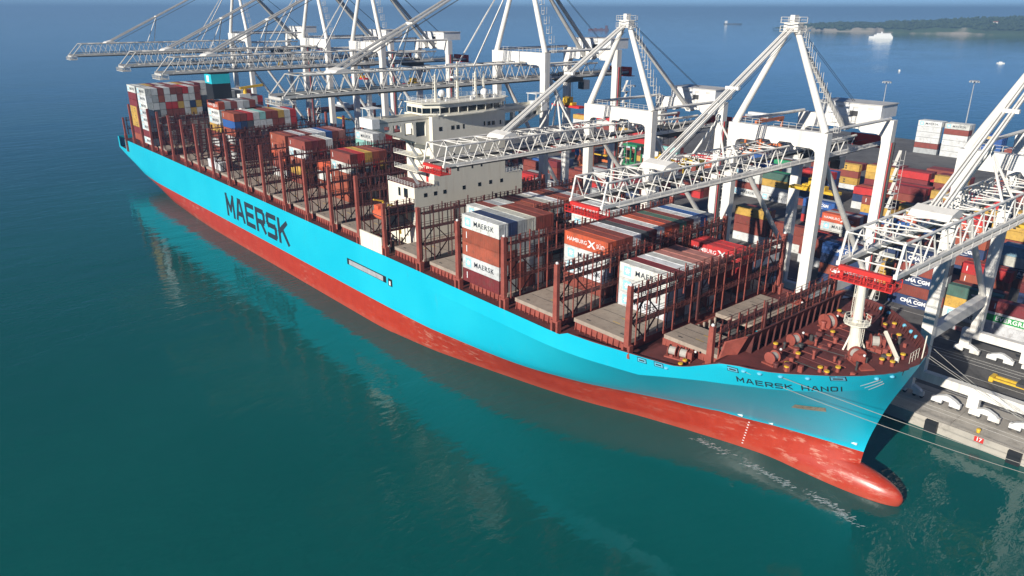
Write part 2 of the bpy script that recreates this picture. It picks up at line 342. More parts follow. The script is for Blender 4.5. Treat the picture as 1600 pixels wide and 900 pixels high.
coast = [(0,(-1270,2800)),(.1,(-1150,2745)),(.22,(-1010,2770)),(.3,(-930,2690)),(.45,(-740,2700)),(.6,(-560,2740)),(.75,(-330,2720)),(1,(150,2690))]
NT, ND = 170, 36; vs = []
ds = [0, 8, 16, 22, 34]+[34+ (k/30.0)**1.6*1500 for k in range(1,32)]
for i in range(NT):
    t = i/(NT-1); x = lerp_table([(a,p[0]) for a,p in coast], t)+18*fnoise(t*900,40); y = lerp_table([(a,p[1]) for a,p in coast], t)+18*fnoise(t*1400,90)
    for d in ds:
        squeeze = lerp_table([(0,.02),(.08,.25),(.22,.5),(.4,1),(1,1)], t)
        vs.append((x+d*0.12*(-1), y+d*squeeze, land_h(t, d)))
nD = len(ds)
mb = MB(); mb.add(vs, [(i*nD+j,(i+1)*nD+j,(i+1)*nD+j+1,i*nD+j+1) for i in range(NT-1) for j in range(nD-1)]); setting(mb, 'headland', M_LAND, smooth=False)
M_WOOD = paint('far_foliage', (0.040, 0.062, 0.026), 0.9, 0.4, 0.03)
mb = MB(); rr = random.Random(3)
for k in range(2600):
    i = rr.randrange(4, NT); j = rr.randrange(4, 22); p = vs[i*nD+j]
    s = rr.uniform(4, 9); cx, cyy = p[0]+rr.uniform(-9,9), p[1]+rr.uniform(-12,12)
    top = (cx, cyy, p[2]+s*1.1); rg = [(cx+s*rr.uniform(.6,1.1)*math.cos(a), cyy+s*rr.uniform(.6,1.1)*math.sin(a), p[2]+s*rr.uniform(0.0,.5)) for a in (0,1.26,2.5,3.77,5.0)]
    mb.add(rg+[top], [(q,(q+1)%5,5) for q in range(5)])
setting(mb, 'woodland', M_WOOD, 'stuff')
M_WALL = paint('far_house_wall', (0.62,0.58,0.52), 0.8, 0.1, 0.2); M_TILE = paint('far_roof_tile', (0.30,0.12,0.07), 0.8, 0.2, 0.2)
spots = [(.55,150,'beside the low cliffs'),(.63,190,'on the slope above the tree line'),(.66,210,'in the pale hillside cluster'),(.68,230,'at the top of the hillside cluster'),(.70,185,'in the middle of the hillside cluster'),(.78,120,'near the shore at the right edge'),(.80,150,'second from the shore at the right edge'),(.82,110,'furthest right of the hillside houses'),(.72,250,'highest of the pale hillside houses')]
for t, d, where in spots:
    i = int(t*(NT-1)); j = min(range(nD), key=lambda q: abs(ds[q]-d)); p = vs[i*nD+j]; w_, l_, h_ = rr.uniform(7,10), rr.uniform(12,22), rr.uniform(6,9)
    t_ = thing('far_house', 'tiny pale house on the headland '+where, 'house', (p[0],p[1],p[2]-2), 'houses on the far headland')
    part(MB().box(p[0]-l_/2,p[0]+l_/2,p[1]-w_/2,p[1]+w_/2,p[2]-4,p[2]+h_), 'wall', M_WALL, t_)
    part(MB().prism([(p[1]-w_/2-.5,p[2]+h_),(p[1]+w_/2+.5,p[2]+h_),(p[1],p[2]+h_+2.6)], p[0]-l_/2-.5, p[0]+l_/2+.5), 'roof', M_TILE, t_)
# haze: even air round everything
M_HAZE = bpy.data.materials.new('sea_haze'); M_HAZE.use_nodes = True; nt = M_HAZE.node_tree; nt.nodes.remove(nt.nodes['Principled BSDF'])
pv = nd(nt,'ShaderNodeVolumePrincipled'); pv.inputs['Color'].default_value = (0.24,0.42,0.68,1); pv.inputs['Density'].default_value = 0.0002; pv.inputs['Anisotropy'].default_value = 0.0
nt.links.new(pv.outputs[0], nt.nodes['Material Output'].inputs['Volume'])
o = link('haze', MB().box(-31000,31000,-31000,31000,-8,125).mesh('haze', M_HAZE)); o['kind'] = 'stuff'
# distant vessels
def vessel(name, label, x, y, ln, wd, hh, hull_m, sup, ang=0, sup_m=M_WHITE, group=None):
    t_ = thing(name, label, 'ship' if ln > 30 else 'boat', (0,0,0), group); ORG[t_.name] = (0,0,0)
    part(MB().prism([(-ln/2,-wd*.4),(-ln/2,wd*.4),(ln*.25,wd*.5),(ln*.42,wd*.25),(ln/2,0),(ln*.42,-wd*.25),(ln*.25,-wd*.5)], -0.5, hh, 'z'), 'hull', hull_m, t_)
    mbs = MB()
    for a, c, z0, z1 in sup: mbs.box(a*ln, c*ln, -wd*.38, wd*.38, hh*z0+0.01, hh*z1)
    part(mbs, 'superstructure', sup_m, t_)
    t_.location = (x, y, 0); t_.rotation_euler = (0,0,ang); return t_
vessel('ferry', 'long white passenger ferry off the wooded headland', -694, 2159, 62, 14, 6, M_WHITE, [(-.45,.3,1,1.7),(-.4,.2,1.7,2.3),(-.05,.02,2.3,3.0)], R(180+25))
vessel('tanker', 'distant pale cargo ship right of the tall crane apex', -2171, 3621, 95, 16, 5, M_DKGREY, [(-.45,-.3,1,3.6)], R(30))
vessel('tanker', 'distant dark red cargo ship behind the crane tops', -1798, 2166, 80, 18, 5, M_DKRED, [(-.45,-.33,1,3.4),(-.2,-.1,1,1.6),(.1,.2,1,1.6)], R(215), M_DKRED)
vessel('motor_boat', 'small white motor boat trailing a wake near the right edge', -94, 1254, 11, 3.4, 1.1, M_WHITE, [(-.2,.2,1,2.2)], R(190))
vessel('sailing_boat', 'tiny white boat in the middle of the bay', -126, 978, 6, 2.4, .9, M_WHITE, [(-.1,.15,1,2.0)], R(120))
# ------------------------------------------------------------------ the container ship
ship = thing('container_ship', 'huge cyan container ship with red lower hull moored at the quay', 'ship', (110, HALF, 0))
STEM = [(-10,281.5),(0,282),(7,282.5),(15,284.3),(22,286.9),(25.5,288.3),(28,289.2)]
def ustem(z): return smooth_table(STEM, z)
S0 = 175.0
def plan(pts, z): us = ustem(z); return [((u_-S0)/(us-S0), h) for u_, h in pts]+[(1.0, 0.0)]
P0 = plan([(175,26.3),(190,24.4),(203,21.6),(213,19.3),(221,17.4),(231,14.6),(242.5,10.4),(255,6.6),(262,4.7),(268,3.5),(276,3.0),(280,2.1)], 0)
P7 = plan([(175,26.7),(190,26.4),(199.5,25.5),(217.6,23.1),(232.3,18.7),(244.4,13.2),(257.4,7.4),(268.7,3.4),(277,1.3)], 7)
PK = plan([(175,26.75),(230,26.75),(240,26.1),(250,24.3),(258,22.6),(266,21.1),(272,19.2),(277,15.9),(281,12.0),(284,7.9),(285.8,4.2)], 22)
PD = plan([(175,26.75),(235,26.75),(243,26.2),(250,25.0),(258,23.6),(264,22.8),(270.5,21.7),(274.3,20.2),(278.6,16.7),(282.9,12.5),(286,8.0),(287.4,4.6)], 25.5)
def knuck(s): return lerp_table([(0,17.0),(.55,17.0),(.70,17.4),(.80,20.2),(.86,21.4),(1,22.3)], s)      # height of the crease under the bulwark
def bow_hb(s, z):
    zk = knuck(s); zt = max(zk+.5, 25.6 if s > .86 else zk+4.0); tabs = [(-10,P0,.8),(0,P0,1),(6.8,P7,1),(zk,PK,1),(zt,PD,1)]
    for (za,pa,ka),(zb,pb,kb) in zip(tabs, tabs[1:]):
        if z <= zb or zb == zt:
            t = max(0, min(1, (z-za)/(zb-za))); a = smooth_table(pa, s)*ka; c = smooth_table(pb, s)*kb
            if za == 6.8: t = t**lerp_table([(0,.5),(.45,.6),(.62,.8),(.8,.98),(1,1.0)], s)
            return a+(c-a)*t
def sheer(u_): return lerp_table([(-74,19.4),(-71.4,19.4),(-71.1,15.0),(-59.6,15.0),(-59.3,19.6),(-40,20.0),(0,20.3),(236.0,20.3),(237.5,21.3),(258.5,21.5),(261,22.1),(267.0,24.9),(270,25.4),(291,25.7)], u_)
def hull_u(s, z): return S0+s*(ustem(z)-S0)
def hull_side(u_, z):
    """half breadth of the hull at length u_ and height z"""
    if u_ >= S0:
        return bow_hb(max(0, min(1, (u_-S0)/(ustem(z)-S0))), z)
    zb, full, rad = aft_sec(u_); q = max(0, min(1, (z-zb)/rad)); return full*math.sqrt(max(0, 1-(1-q)**2))
def aft_sec(u_):
    zb = lerp_table([(-74,11.9),(-66,9.0),(-55,5.2),(-45,1.6),(-36,-1.2),(-20,-5),(0,-8),(40,-10),(400,-10)], u_)
    full = smooth_table([(-74,25.3),(-60,25.9),(-30,26.6),(0,26.75),(300,26.75)], u_)
    rad = lerp_table([(-74,2.2),(-60,5.5),(-45,9.5),(-20,14),(20,13),(60,10),(110,6),(175,5)], u_)
    return zb, full, rad
NQ = 34; cols = []
aft_u = [-74,-72.5,-71.4,-71.1,-68,-64,-60,-59.6,-59.3,-58.6,-56,-52,-47,-42,-36,-30,-22,-12,0,15,30,50,75,100,125,150,165,175]
for u_ in aft_u:
    zb, full, rad = aft_sec(u_); zt = sheer(u_); col = []
    for j in range(NQ):
        q = (j/(NQ-1))**1.4; z = zb+(zt-zb)*q; h = hull_side(u_, z) if u_ < 175 else (bow_hb(0, z))
        col.append((u_, h, z))
    cols.append(col)
ns = 66; KR = 24                      # KR: row lying on the crease
for i in range(1, ns+1):
    s = 1-(1-i/ns)**1.35; col = []; zk = knuck(s)
    for j in range(NQ):
        if j <= KR: z = -10+(zk+10)*(j/KR)**1.05
        else:
            z = 26
            for _ in range(5): z = zk+(max(zk+.2, sheer(hull_u(s, z)))-zk)*(j-KR)/(NQ-1-KR)
        col.append((hull_u(s, z), max(0, bow_hb(s, z)), z))
    cols.append(col)
nc = len(cols); na = len(aft_u)
def strip(r0, r1, c0, c1, mb):
    for sg in (-1, 1):
        vs = [(u_, HALF+sg*h, z) for col in cols[c0:c1] for u_, h, z in col[r0:r1]]; k = r1-r0
        mb.add(vs, [(i*k+j,(i+1)*k+j,(i+1)*k+j+1,i*k+j+1) for i in range(c1-c0-1) for j in range(k-1)])
mb = MB(); cols[na-1] = [(175.0, bow_hb(0, z), z) for z in [-10+27.0*(j/KR)**1.05 if j <= KR else 17.0+3.3*(j-KR)/(NQ-1-KR) for j in range(NQ)]]
strip(0, NQ, 0, na-1, mb); strip(0, KR+1, na-1, nc, mb); strip(KR, NQ, na-1, nc, mb)
# joining plates between the after body and the fore body
A_ = cols[na-2]; B_ = cols[na-1]
for sg in (-1, 1):
    pa = [(u_,HALF+sg*h,z) for u_,h,z in A_]; pb = [(u_,HALF+sg*h,z) for u_,h,z in B_]
    mb.add(pa+pb, [(j,NQ+j,NQ+j+1,j+1) for j in range(NQ-1)])
n0 = [(u_,HALF-h,z) for u_,h,z in cols[0]]+[(u_,HALF+h,z) for u_,h,z in cols[0]]
mb.add(n0, [(j,j+1,NQ+j+1,NQ+j) for j in range(NQ-1)])      # transom
hull = part(mb, 'hull', M_HULL, ship, smooth=True)
# bulbous bow
mb = MB(); vs = []; nb, nr = 26, 22
for i in range(nb+1):
    t = 1-(1-i/nb)**1.9; u_ = 248+42*t; k = math.sqrt(max(0, 1-max(0, (t-.55)/.45)**2.4)) if t > .55 else min(1, .55+t*.9)
    for j in range(nr):
        a = 2*math.pi*j/nr; vs.append((u_, HALF+3.4*k*math.cos(a), 0.15+0.9*t*t*(t>.4)+ (4.3*k if math.sin(a) > 0 else 5.5*k)*math.sin(a)))
mb.add(vs, [(i*nr+j,(i+1)*nr+j,(i+1)*nr+(j+1)%nr,i*nr+(j+1)%nr) for i in range(nb) for j in range(nr)]); part(mb, 'bulbous_bow', M_HULL, ship, smooth=True)
# decks
def deck_poly(name, u0, u1, z, inset, mat, step=4):
    us = []; u_ = u0
    while u_ < u1: us.append(u_); u_ += step if u_ < 262 else 1.2
    us.append(u1); mb = MB(); vs = []
    for u_ in us: h = max(0.05, hull_side(u_, z)-inset); vs += [(u_,HALF-h,z),(u_,HALF+h,z)]
    mb.add(vs, [(2*i,2*i+2,2*i+3,2*i+1) for i in range(len(us)-1)]); return part(mb, name, mat, ship)
deck_poly('mooring_deck', -73.5, -40, 14.6, .1, M_DKRED)
deck_poly('main_deck', -58.5, 251.0, 20.15, .06, M_DKRED)
deck_poly('main_deck', 262.4, 265.5, 20.55, .05, M_DECK)
us = [251,254,257,260,262.4]
for sg in (-1,1):
    vs = []
    for u_ in us: h = hull_side(u_, 20.55)-.05; vs += [(u_,HALF+sg*h,20.55),(u_,HALF+sg*16.0,20.55)]
    part(MB().add(vs, [(2*i,2*i+2,2*i+3,2*i+1) for i in range(4)]), 'side_deck', M_DECK, ship)
    vs = []; uu = [238+i*2.0 for i in range(15)]
    for u_ in uu: zt = sheer(u_)-.05; z0 = 20.16 if u_ < 251 else 20.56; vs += [(u_,HALF+sg*(hull_side(u_,z0)-.14),z0),(u_,HALF+sg*(hull_side(u_,zt)-.14),zt)]
    part(MB().add(vs, [(2*i,2*i+2,2*i+3,2*i+1) for i in range(14)]), 'bulwark_lining', M_DKRED, ship)
FZ = 24.2
deck_poly('forecastle_deck', 265.5, 287.2, FZ, .12, M_DECK)
part(MB().box(265.3,265.6,HALF-20.9,HALF+20.9,20.3,FZ), 'forecastle_bulkhead', M_DKRED, ship)
# bulwark lining round the forecastle and its stiffeners
mb = MB(); vs = []; us = [265.6+i*(286.6-265.6)/30 for i in range(31)]+[287.1,287.5]
for sg in (-1,1):
    for u_ in us:
        zt = sheer(min(290, u_+.3))-.06; h0 = max(.3, hull_side(u_, FZ)-.16); h1 = max(.35, hull_side(u_, zt)-.16); vs += [(u_,HALF+sg*h0,FZ),(u_,HALF+sg*h1,zt)]
k = len(us); mb.add(vs, [(b_+2*i,b_+2*i+2,b_+2*i+3,b_+2*i+1) for b_ in (0,2*k) for i in range(k-1)]); part(mb, 'bulwark_lining', M_DKRED, ship)
stf = 0
for sg in (-1,1):
    for u_ in us[1:-3]:
        zt = sheer(u_)-.2; h0 = hull_side(u_, FZ); h1 = hull_side(u_, zt)
        part(MB().add([(u_-.06,HALF+sg*(h0-.2),FZ+.02),(u_-.06,HALF+sg*(h0-1.1),FZ+.02),(u_-.06,HALF+sg*(h1-.22),zt),(u_+.06,HALF+sg*(h0-.2),FZ+.02),(u_+.06,HALF+sg*(h0-1.1),FZ+.02),(u_+.06,HALF+sg*(h1-.22),zt)],[(0,1,2),(3,5,4),(0,3,4,1),(1,4,5,2),(0,2,5,3)]), 'bulwark_bracket', M_DKRED, ship)
# maroon cap rail along the bulwark top
for sg in (-1,1):
    uu = [238+i*1.4 for i in range(34)]+[285.8+i*.4 for i in range(6)]; vs = []
    for u_ in uu:
        zt = sheer(u_)+.03; h = hull_side(u_, sheer(u_)-.02); vs += [(u_,HALF+sg*(h+.05),zt),(u_,HALF+sg*max(.02,h-.28),zt),(u_,HALF+sg*(h+.05),zt-.09),(u_,HALF+sg*max(.02,h-.28),zt-.3)]
    n_ = len(uu); part(MB().add(vs, [f_ for i in range(n_-1) for f_ in ((4*i,4*i+4,4*i+5,4*i+1),(4*i,4*i+2,4*i+6,4*i+4),(4*i+1,4*i+5,4*i+7,4*i+3))]), 'cap_rail', M_DECK, ship)
# breakwater: a wide raking plate across the foredeck with wings
mb = MB(); mb.prism([(266.0,FZ),(266.35,FZ),(267.9,27.9),(267.55,27.9)], 10.5, 43.0, 'y')
bw = part(mb, 'breakwater', M_DKRED, ship)
for sg, y0 in ((-1,10.5),(1,43.0)):
    part(MB().add([(266.0,y0,FZ),(267.55,y0,27.9),(264.2,y0+sg*2.6,22.6),(264.9,y0+sg*1.9,26.6),(266.3,y0,FZ),(267.9,y0,27.9),(264.5,y0+sg*2.6,22.6),(265.2,y0+sg*1.9,26.6)],[(0,1,3,2),(4,6,7,5),(0,4,5,1),(1,5,7,3),(2,3,7,6),(0,2,6,4)]), 'breakwater_wing', M_RED, ship)
for k in range(14):
    y = 12.6+k*2.2; part(MB().add([(267.8,y-.06,27.6),(266.5,y-.06,FZ+.02),(267.6,y-.06,FZ+.02),(267.8,y+.06,27.6),(266.5,y+.06,FZ+.02),(267.6,y+.06,FZ+.02)],[(0,1,2),(3,5,4),(0,3,4,1),(1,4,5,2),(0,2,5,3)]), 'bracket', M_DKRED, bw)

# bays between lashing bridges
LB = [-54.5,-41.0,-27.0,-13.4,-0.5,13.9,28.6,43.2,57.9,72.5,87.2,101.8,116.5,131.2,146.0,160.6,173.2,188.3,203.3,218.6,233.8,249.7,263.6]
TOPZ = {i: (38.0 if LB[i] < 165 else 35.3) for i in range(len(LB))}; TOPZ[0] = 30.2; TOPZ[1] = 37.4; TOPZ[20] = 33.6; TOPZ[21] = 33.4; TOPZ[22] = 29.4; TOPZ[16] = 33.3
def half_at(i):
    u_ = LB[i]; return 26.2 if u_ < 236 else (24.2 if u_ < 255 else 19.9)
HZ = 22.4           # top of the hatch covers
coam = []
for i in range(1, len(LB)-1):
    u0, u1 = LB[i]+1.15, LB[i+1]-1.15
    if 160 < LB[i] < 161 or u1 < -38: continue
    if LB[i] == -0.5: continue
    h = 24.3 if u1 < 240 else (22.6 if u1 < 255 else 15.6)
    part(MB().box(u0+.15,u1-.15,HALF-h+.2,HALF+h-.2,20.2,HZ-.75) if u1 < 255 else MB().box(u0-.2,u0+.1,HALF-h,HALF+h,20.3,HZ-.75).box(u1-.1,u1+.2,HALF-h,HALF+h,20.3,HZ-.75).box(u0+.1,u1-.1,HALF-h,HALF-h+.25,20.3,HZ-.75).box(u0+.1,u1-.1,HALF+h-.25,HALF+h,20.3,HZ-.75), 'hatch_coaming', M_RED, ship)
    npan = 4
    for k in range(npan):
        a = HALF-h+2*h*k/npan; c = HALF-h+2*h*(k+1)/npan
        if u1 > 255 and k in (1,): continue
        lift = 0.01*((i+k) % 3)
        cv = part(MB().box(u0,u1,a+.06,c-.06,HZ-.74,HZ+lift), 'hatch_cover', M_HATCH, ship)
        mbs = MB()
        for q in (1,2): y = a+(c-a)*q/3; mbs.box(u0+.6,u1-.6,y-.05,y+.05,HZ+lift,HZ+lift+.02)
        for q in range(2): x = u0+2.6+q*(u1-u0-5.2); mbs.box(x-.5,x+.5,a+1.2,a+1.5,HZ+lift,HZ+lift+.025)
        part(mbs, 'seam', M_DKGREY, cv, kind='stuff')
        mbs = MB()
        for q in range(2): y = (a+c)/2+(-1.2 if q else 1.2); mbs.box((u0+u1)/2-.9,(u0+u1)/2+.9,y-.07,y+.07,HZ+lift+.001,HZ+lift+.016)
        part(mbs, 'yellow_marking', M_YEL, cv, kind='stuff')
    # stays on the coaming side, pipes and vents on the side deck
    mbs = MB(); y = HALF-h
    x = u0+.6
    while x < u1: mbs.add([(x-.06,y-.0,HZ-.8),(x-.06,y+.22,20.2),(x-.06,y-.3,20.2),(x+.06,y-.0,HZ-.8),(x+.06,y+.22,20.2),(x+.06,y-.3,20.2)],[(0,1,2),(3,5,4),(0,3,4,1),(1,4,5,2),(0,2,5,3)]); x += 1.35
    part(mbs, 'coaming_stays', M_RED, ship, kind='stuff')
# open hold with cell guides
u0, u1 = LB[21]+1.2, LB[22]-1.2
part(MB().add([(u0,19,20.5),(u1,19,20.5),(u1,27,20.5),(u0,27,20.5),(u0,19,15),(u1,19,15),(u1,27,15),(u0,27,15)],[(4,5,6,7),(0,1,5,4),(1,2,6,5),(2,3,7,6),(3,0,4,7)]), 'hold', M_DKGREY, ship)
for k in range(5): part(MB().box(u0+.05,u0+.4,19.3+k*1.75,19.6+k*1.75,15.1,HZ-.8), 'cell_guide', M_HATCH, ship)

# lashing bridges
stan_me = {}
def stanchion(h, fore):
    k = round(h,1)
    if (k,fore) not in stan_me: stan_me[(k,fore)] = MB().box(-.08,.08,-.11,.11,0,k).mesh('stanchion', M_RED if fore else M_DKRED)  # aft uprights get the darker red: shade among the frames put into colour
    return stan_me[(k,fore)]
nst = 0; nbr = 0
for i, u_ in enumerate(LB):
    zp = TOPZ[i]; zt = min(zp, 35.0); h = half_at(i); zb = 20.2 if i > 0 else 14.65
    if i in (15,): pass
    br = part(MB().box(u_-.75,u_+.75,HALF-h+1.0,HALF+h-1.0,zt-1.45,zt-1.2), 'lashing_bridge', M_DKRED, ship)
    for sg in (-1,1):
        y = HALF+sg*h
        part(MB().prism([(u_-.55,22.5),(u_+.55,22.5),(u_+.42,zp),(u_-.42,zp)], y-.38, y+.38, 'y'), 'end_post', M_RED, br)
        part(MB().box(u_-.95,u_-.45,y-.5,y+.5,zb,22.55).box(u_+.45,u_+.95,y-.5,y+.5,zb,22.55).box(u_-.45,u_+.45,y-.45,y+.45,22.1,22.55), 'post_foot', M_RED, br)
        if u_ > 200: part(MB().sphere((u_,y,zp+.18),.3,8,5), 'post_lamp', M_WHITE, br)
    levels = [26.4, 30.3] if zt > 32 else ([25.6] if i else [20,25])
    for z in levels: part(MB().box(u_-.7,u_+.7,HALF-h+1.0,HALF+h-1.0,z-.22,z), 'walkway', M_DKRED, br)
    # handrails with short uprights along every walkway
    mbs = MB()
    for z in levels+[zt-1.2]:
        for xx in (u_-.72,u_+.72):
            mbs.box(xx-.03,xx+.03,HALF-h+1,HALF+h-1,z+1.05,z+1.12); mbs.box(xx-.03,xx+.03,HALF-h+1,HALF+h-1,z+.52,z+.57)
    y = HALF-h+2.2; q = 0
    while y < HALF+h-1:
        for z in levels+[zt-1.2]:
            mbs.box(u_+.69,u_+.75,y-.03,y+.03,z,z+1.1)
        if q % 3 == 1: mbs.box(u_+.5,u_+.8,y-.15,y+.15,zt-1.0,zt+.35)
        y += 1.25; q += 1
    part(mbs, 'handrails', M_DKRED, br, kind='stuff')
    # uprights
    mbj = MB(); n_ = int((2*h-2)/2.5); far = u_ < 60
    for k in range(n_+1):
        y = HALF-h+1.3+k*(2*h-2.6)/n_
        for xx, ex in ((u_+.68, .25+.3*(k % 2)), (u_-.68, -.3)):
            if xx > u_ and not far and nst < 296:
                hgt = (zt-22.3+ex) if k % 2 == 0 else (zt-22.3+ex)
                if k % 3 == 2: link('stanchion', stanchion(5.2+ex, u_ > 190), br, (xx-ORG[ship.name][0], y-ORG[ship.name][1], zt-4.6)) if True else None
                else: link('stanchion', stanchion(hgt, u_ > 190), br, (xx-ORG[ship.name][0], y-ORG[ship.name][1], 22.3))
                nst += 1
            else: mbj.box(xx-.07,xx+.07,y-.1,y+.1,22.3,zt+ex*.6)
    if mbj.v: part(mbj, 'stanchions', M_DKRED, br, kind='stuff')  # joined uprights dark as well, the same painted shade
    if i == 16: part(MB().box(u_-.9,u_-.8,HALF-h+1.2,HALF+h-1.2,26.4,31.6), 'screen_plate', M_HATCH, br)
    # cross bracing
    mbs = MB(); spans = [(HALF-h+1.4, HALF-h+8.6), (HALF-4, HALF+4), (HALF+h-8.6, HALF+h-1.4)]
    for a, c in spans:
        for xx in (u_-.55,):
            mid = (a+c)/2
            mbs.beam((xx,a,26.2),(xx,mid,22.4),.22); mbs.beam((xx,c,26.2),(xx,mid,22.4),.22)
            if zt > 32: mbs.beam((xx,a,26.4),(xx,mid,30.1),.2); mbs.beam((xx,c,26.4),(xx,mid,30.1),.2)
    part(mbs, 'cross_braces', M_DKRED, br, kind='stuff')
    # yellow ladder cages and lamps
    part(MB().box(u_+.8,u_+1.1,HALF-6,HALF-5.5,22.4,30.2), 'ladder', M_DKRED, br)

# accommodation block
hs = part(MB().box(161.8,174.0,15.2,38.3,35.9,52.6), 'accommodation_block', M_CREAM, ship)
low = part(MB().box(161.8,174.003,9.2,44.3,20.2,35.9), 'lower_house', M_CREAM, ship)
part(MB().box(161.8,173.9,9.3,15.1,35.9,36.0), 'deck_slab', M_DECK, low)
def windows(parent, x, pts, w_, h_, frame=False):
    for y, z in pts:
        part(MB().box(x-.05,x+.03,y-w_/2,y+w_/2,z-h_/2,z+h_/2), 'window', M_GLASS, parent)
windows(hs, 174.0, [(17.6,49.5),(21.3,49.5),(22.9,49.5),(32.9,49.5),(34.3,49.5)], .95, 1.0)
windows(hs, 174.0, [(24.7,49.5),(31.4,49.6),(36.7,49.5),(18.8,46.2),(22.3,46.1),(28.4,46.2),(32.2,46.2),(18.5,42.6),(21.5,42.6),(30.1,42.7),(19.2,39),(22.6,39),(27.2,39.1),(30.2,39.2),(36,42)], .5, 1.1)
windows(low, 174.003, [(12.4,33.7),(15.4,33.7),(18.3,33.7),(24.4,33.9),(29.5,34.0),(33.2,34.1),(37,34)], .95, 1.0)
# starboard side of the blocks: doors, windows, balconies
part(MB().box(166.6,167.6,9.15,9.2,32.9,35.0), 'door', M_GLASS, low); part(MB().box(169.2,171.0,9.15,9.2,32.9,35.2), 'opening', M_GLASS, low)
part(MB().box(170.5,171.5,15.15,15.2,36.15,38.3), 'door', M_SAFE, hs, label='red door on the starboard side')
for z in (39.4,43.0,46.6):
    bal = part(MB().box(162.0,172.5,11.2,15.2,z-.18,z), 'balcony', M_CREAM, hs)
    mbs = MB()
    for q in range(9): x = 162.1+q*1.29; mbs.box(x-.03,x+.03,11.22,11.28,z,z+1.05)
    for zz in (.35,.7,1.05): mbs.box(162.0,172.5,11.22,11.27,z+zz-.04,z+zz)
    part(mbs, 'railing', M_WHITE, bal, kind='stuff')
    part(MB().box(164.5,165.4,15.15,15.2,z+.1,z+2.2), 'door', M_DKGREY, bal)
    part(MB().beam((167,12.2,z),(171.4,12.2,z-3.4),.8,.12), 'stairs', M_GREY, bal)
mbs = MB()
for a, c in ((9.0,15.0),(38.5,44.4)):
    for zz in (.4,.75,1.1): mbs.box(174.2,174.26,a,c,36.1+zz-.04,36.1+zz); mbs.box(162,174.2,(a if a < 20 else c)-.03,(a if a < 20 else c)+.03,36.1+zz-.04,36.1+zz)
    for q in range(6): y = a+q*(c-a)/5; mbs.box(174.2,174.26,y-.03,y+.03,36.1,37.2)
    for q in range(10): x = 162+q*1.34; yy = a if a < 20 else c; mbs.box(x-.03,x+.03,yy-.03,yy+.03,36.1,37.2)
part(mbs, 'railing', M_WHITE, low, kind='stuff')
# bridge wings: deep tapered boxes with lightening openings
for sg, nm in ((-1,'bridge_wing'),(1,'bridge_wing')):
    def Y(d): return HALF+sg*d
    holes = [(12.6,15.4,48.0,51.5),(16.2,18.6,48.6,51.5),(19.6,21.8,49.6,51.3),(22.7,24.2,50.3,51.2)]
    mbw = MB()
    edge = lambda d: 45.3+(d-11.55)*(51.0-45.3)/(27.3-11.55)
    for x0, x1 in ((172.1,172.6),(167.6,168.0)):
        xs = [11.55]+[e_ for h_ in holes for e_ in h_[:2]]+[27.3]
        for a, c in zip(xs, xs[1:]):
            hole = next((h_ for h_ in holes if abs(h_[0]-a) < 1e-6), None); za, zc = edge(a), edge(c)
            segs = [(za,zc,53.0)] if hole is None else [(za,zc,hole[2]),(hole[3],hole[3],53.0)]
            for s0,s1,s2 in segs:
                mbw.add([(x0,Y(a),s0),(x0,Y(c),s1),(x0,Y(c),s2),(x0,Y(a),s2),(x1,Y(a),s0),(x1,Y(c),s1),(x1,Y(c),s2),(x1,Y(a),s2)],[(0,1,2,3),(4,7,6,5),(0,4,5,1),(1,5,6,2),(2,6,7,3),(3,7,4,0)])
    mbw.add([(168.0,Y(11.55),45.3),(172.1,Y(11.55),45.3),(172.1,Y(27.3),51.0),(168.0,Y(27.3),51.0),(168.0,Y(11.55),45.55),(172.1,Y(11.55),45.55),(172.1,Y(27.3),51.25),(168.0,Y(27.3),51.25)],[(0,1,2,3),(4,7,6,5),(0,4,5,1),(2,6,7,3)])
    mbw.box(167.6,172.6,min(Y(11.55),Y(27.3)),max(Y(11.55),Y(27.3)),52.0,52.15)
    wg = part(mbw, nm, M_CREAM, ship)
    part(MB().box(167.2,173.0,min(Y(25.6),Y(27.6)),max(Y(25.6),Y(27.6)),51.0,53.25), 'wing_cab', M_WHITE, wg)
    mbs = MB()
    for xx in (168.4,171.8):
        for yy in (Y(24.5),Y(27.3)): mbs.box(xx-.06,xx+.06,yy-.06,yy+.06,53.0,55.4)
    mbs.box(168.0,172.2,min(Y(24.2),Y(27.6)),max(Y(24.2),Y(27.6)),55.4,55.55)
    part(mbs, 'wing_canopy', M_WHITE, wg)
# wheelhouse
wh = part(MB().prism([(164.5,16.0),(164.5,37.5),(173.2,37.5),(175.0,34.5),(175.6,30.0),(175.6,23.5),(175.0,19.0),(173.2,16.0)], 52.6, 52.9, 'z'), 'wheelhouse', M_CREAM, ship)
outl = [(165.5,13.6),(172.2,13.6),(174.6,17.2),(175.0,22.5),(175.0,31.0),(174.6,36.3),(172.2,39.9),(165.5,39.9)]
part(MB().prism(outl, 52.9, 53.3, 'z'), 'wall', M_CREAM, wh)
part(MB().prism([(a-(.25 if a > 168 else 0), HALF+(b_-HALF)*.975) for a,b_ in outl], 53.3, 54.6, 'z'), 'window_band', M_GLASS, wh)
part(MB().prism(outl, 54.6, 55.6, 'z'), 'fascia', M_CREAM, wh)
part(MB().prism([(a+(.6 if a > 168 else -.3), HALF+(b_-HALF)*1.04) for a,b_ in outl], 55.6, 55.8, 'z'), 'roof', M_CREAM, wh)
for (a, c) in zip(outl, outl[1:]):
    d = math.dist(a, c); n_ = max(2, int(d/2.2))
    for q in range(n_):
        t = q/n_; x = a[0]+(c[0]-a[0])*t; y = a[1]+(c[1]-a[1])*t; part(MB().box(x-.09,x+.09,y-.09,y+.09,53.3,54.6), 'window_post', M_CREAM, wh)
mbs = MB()
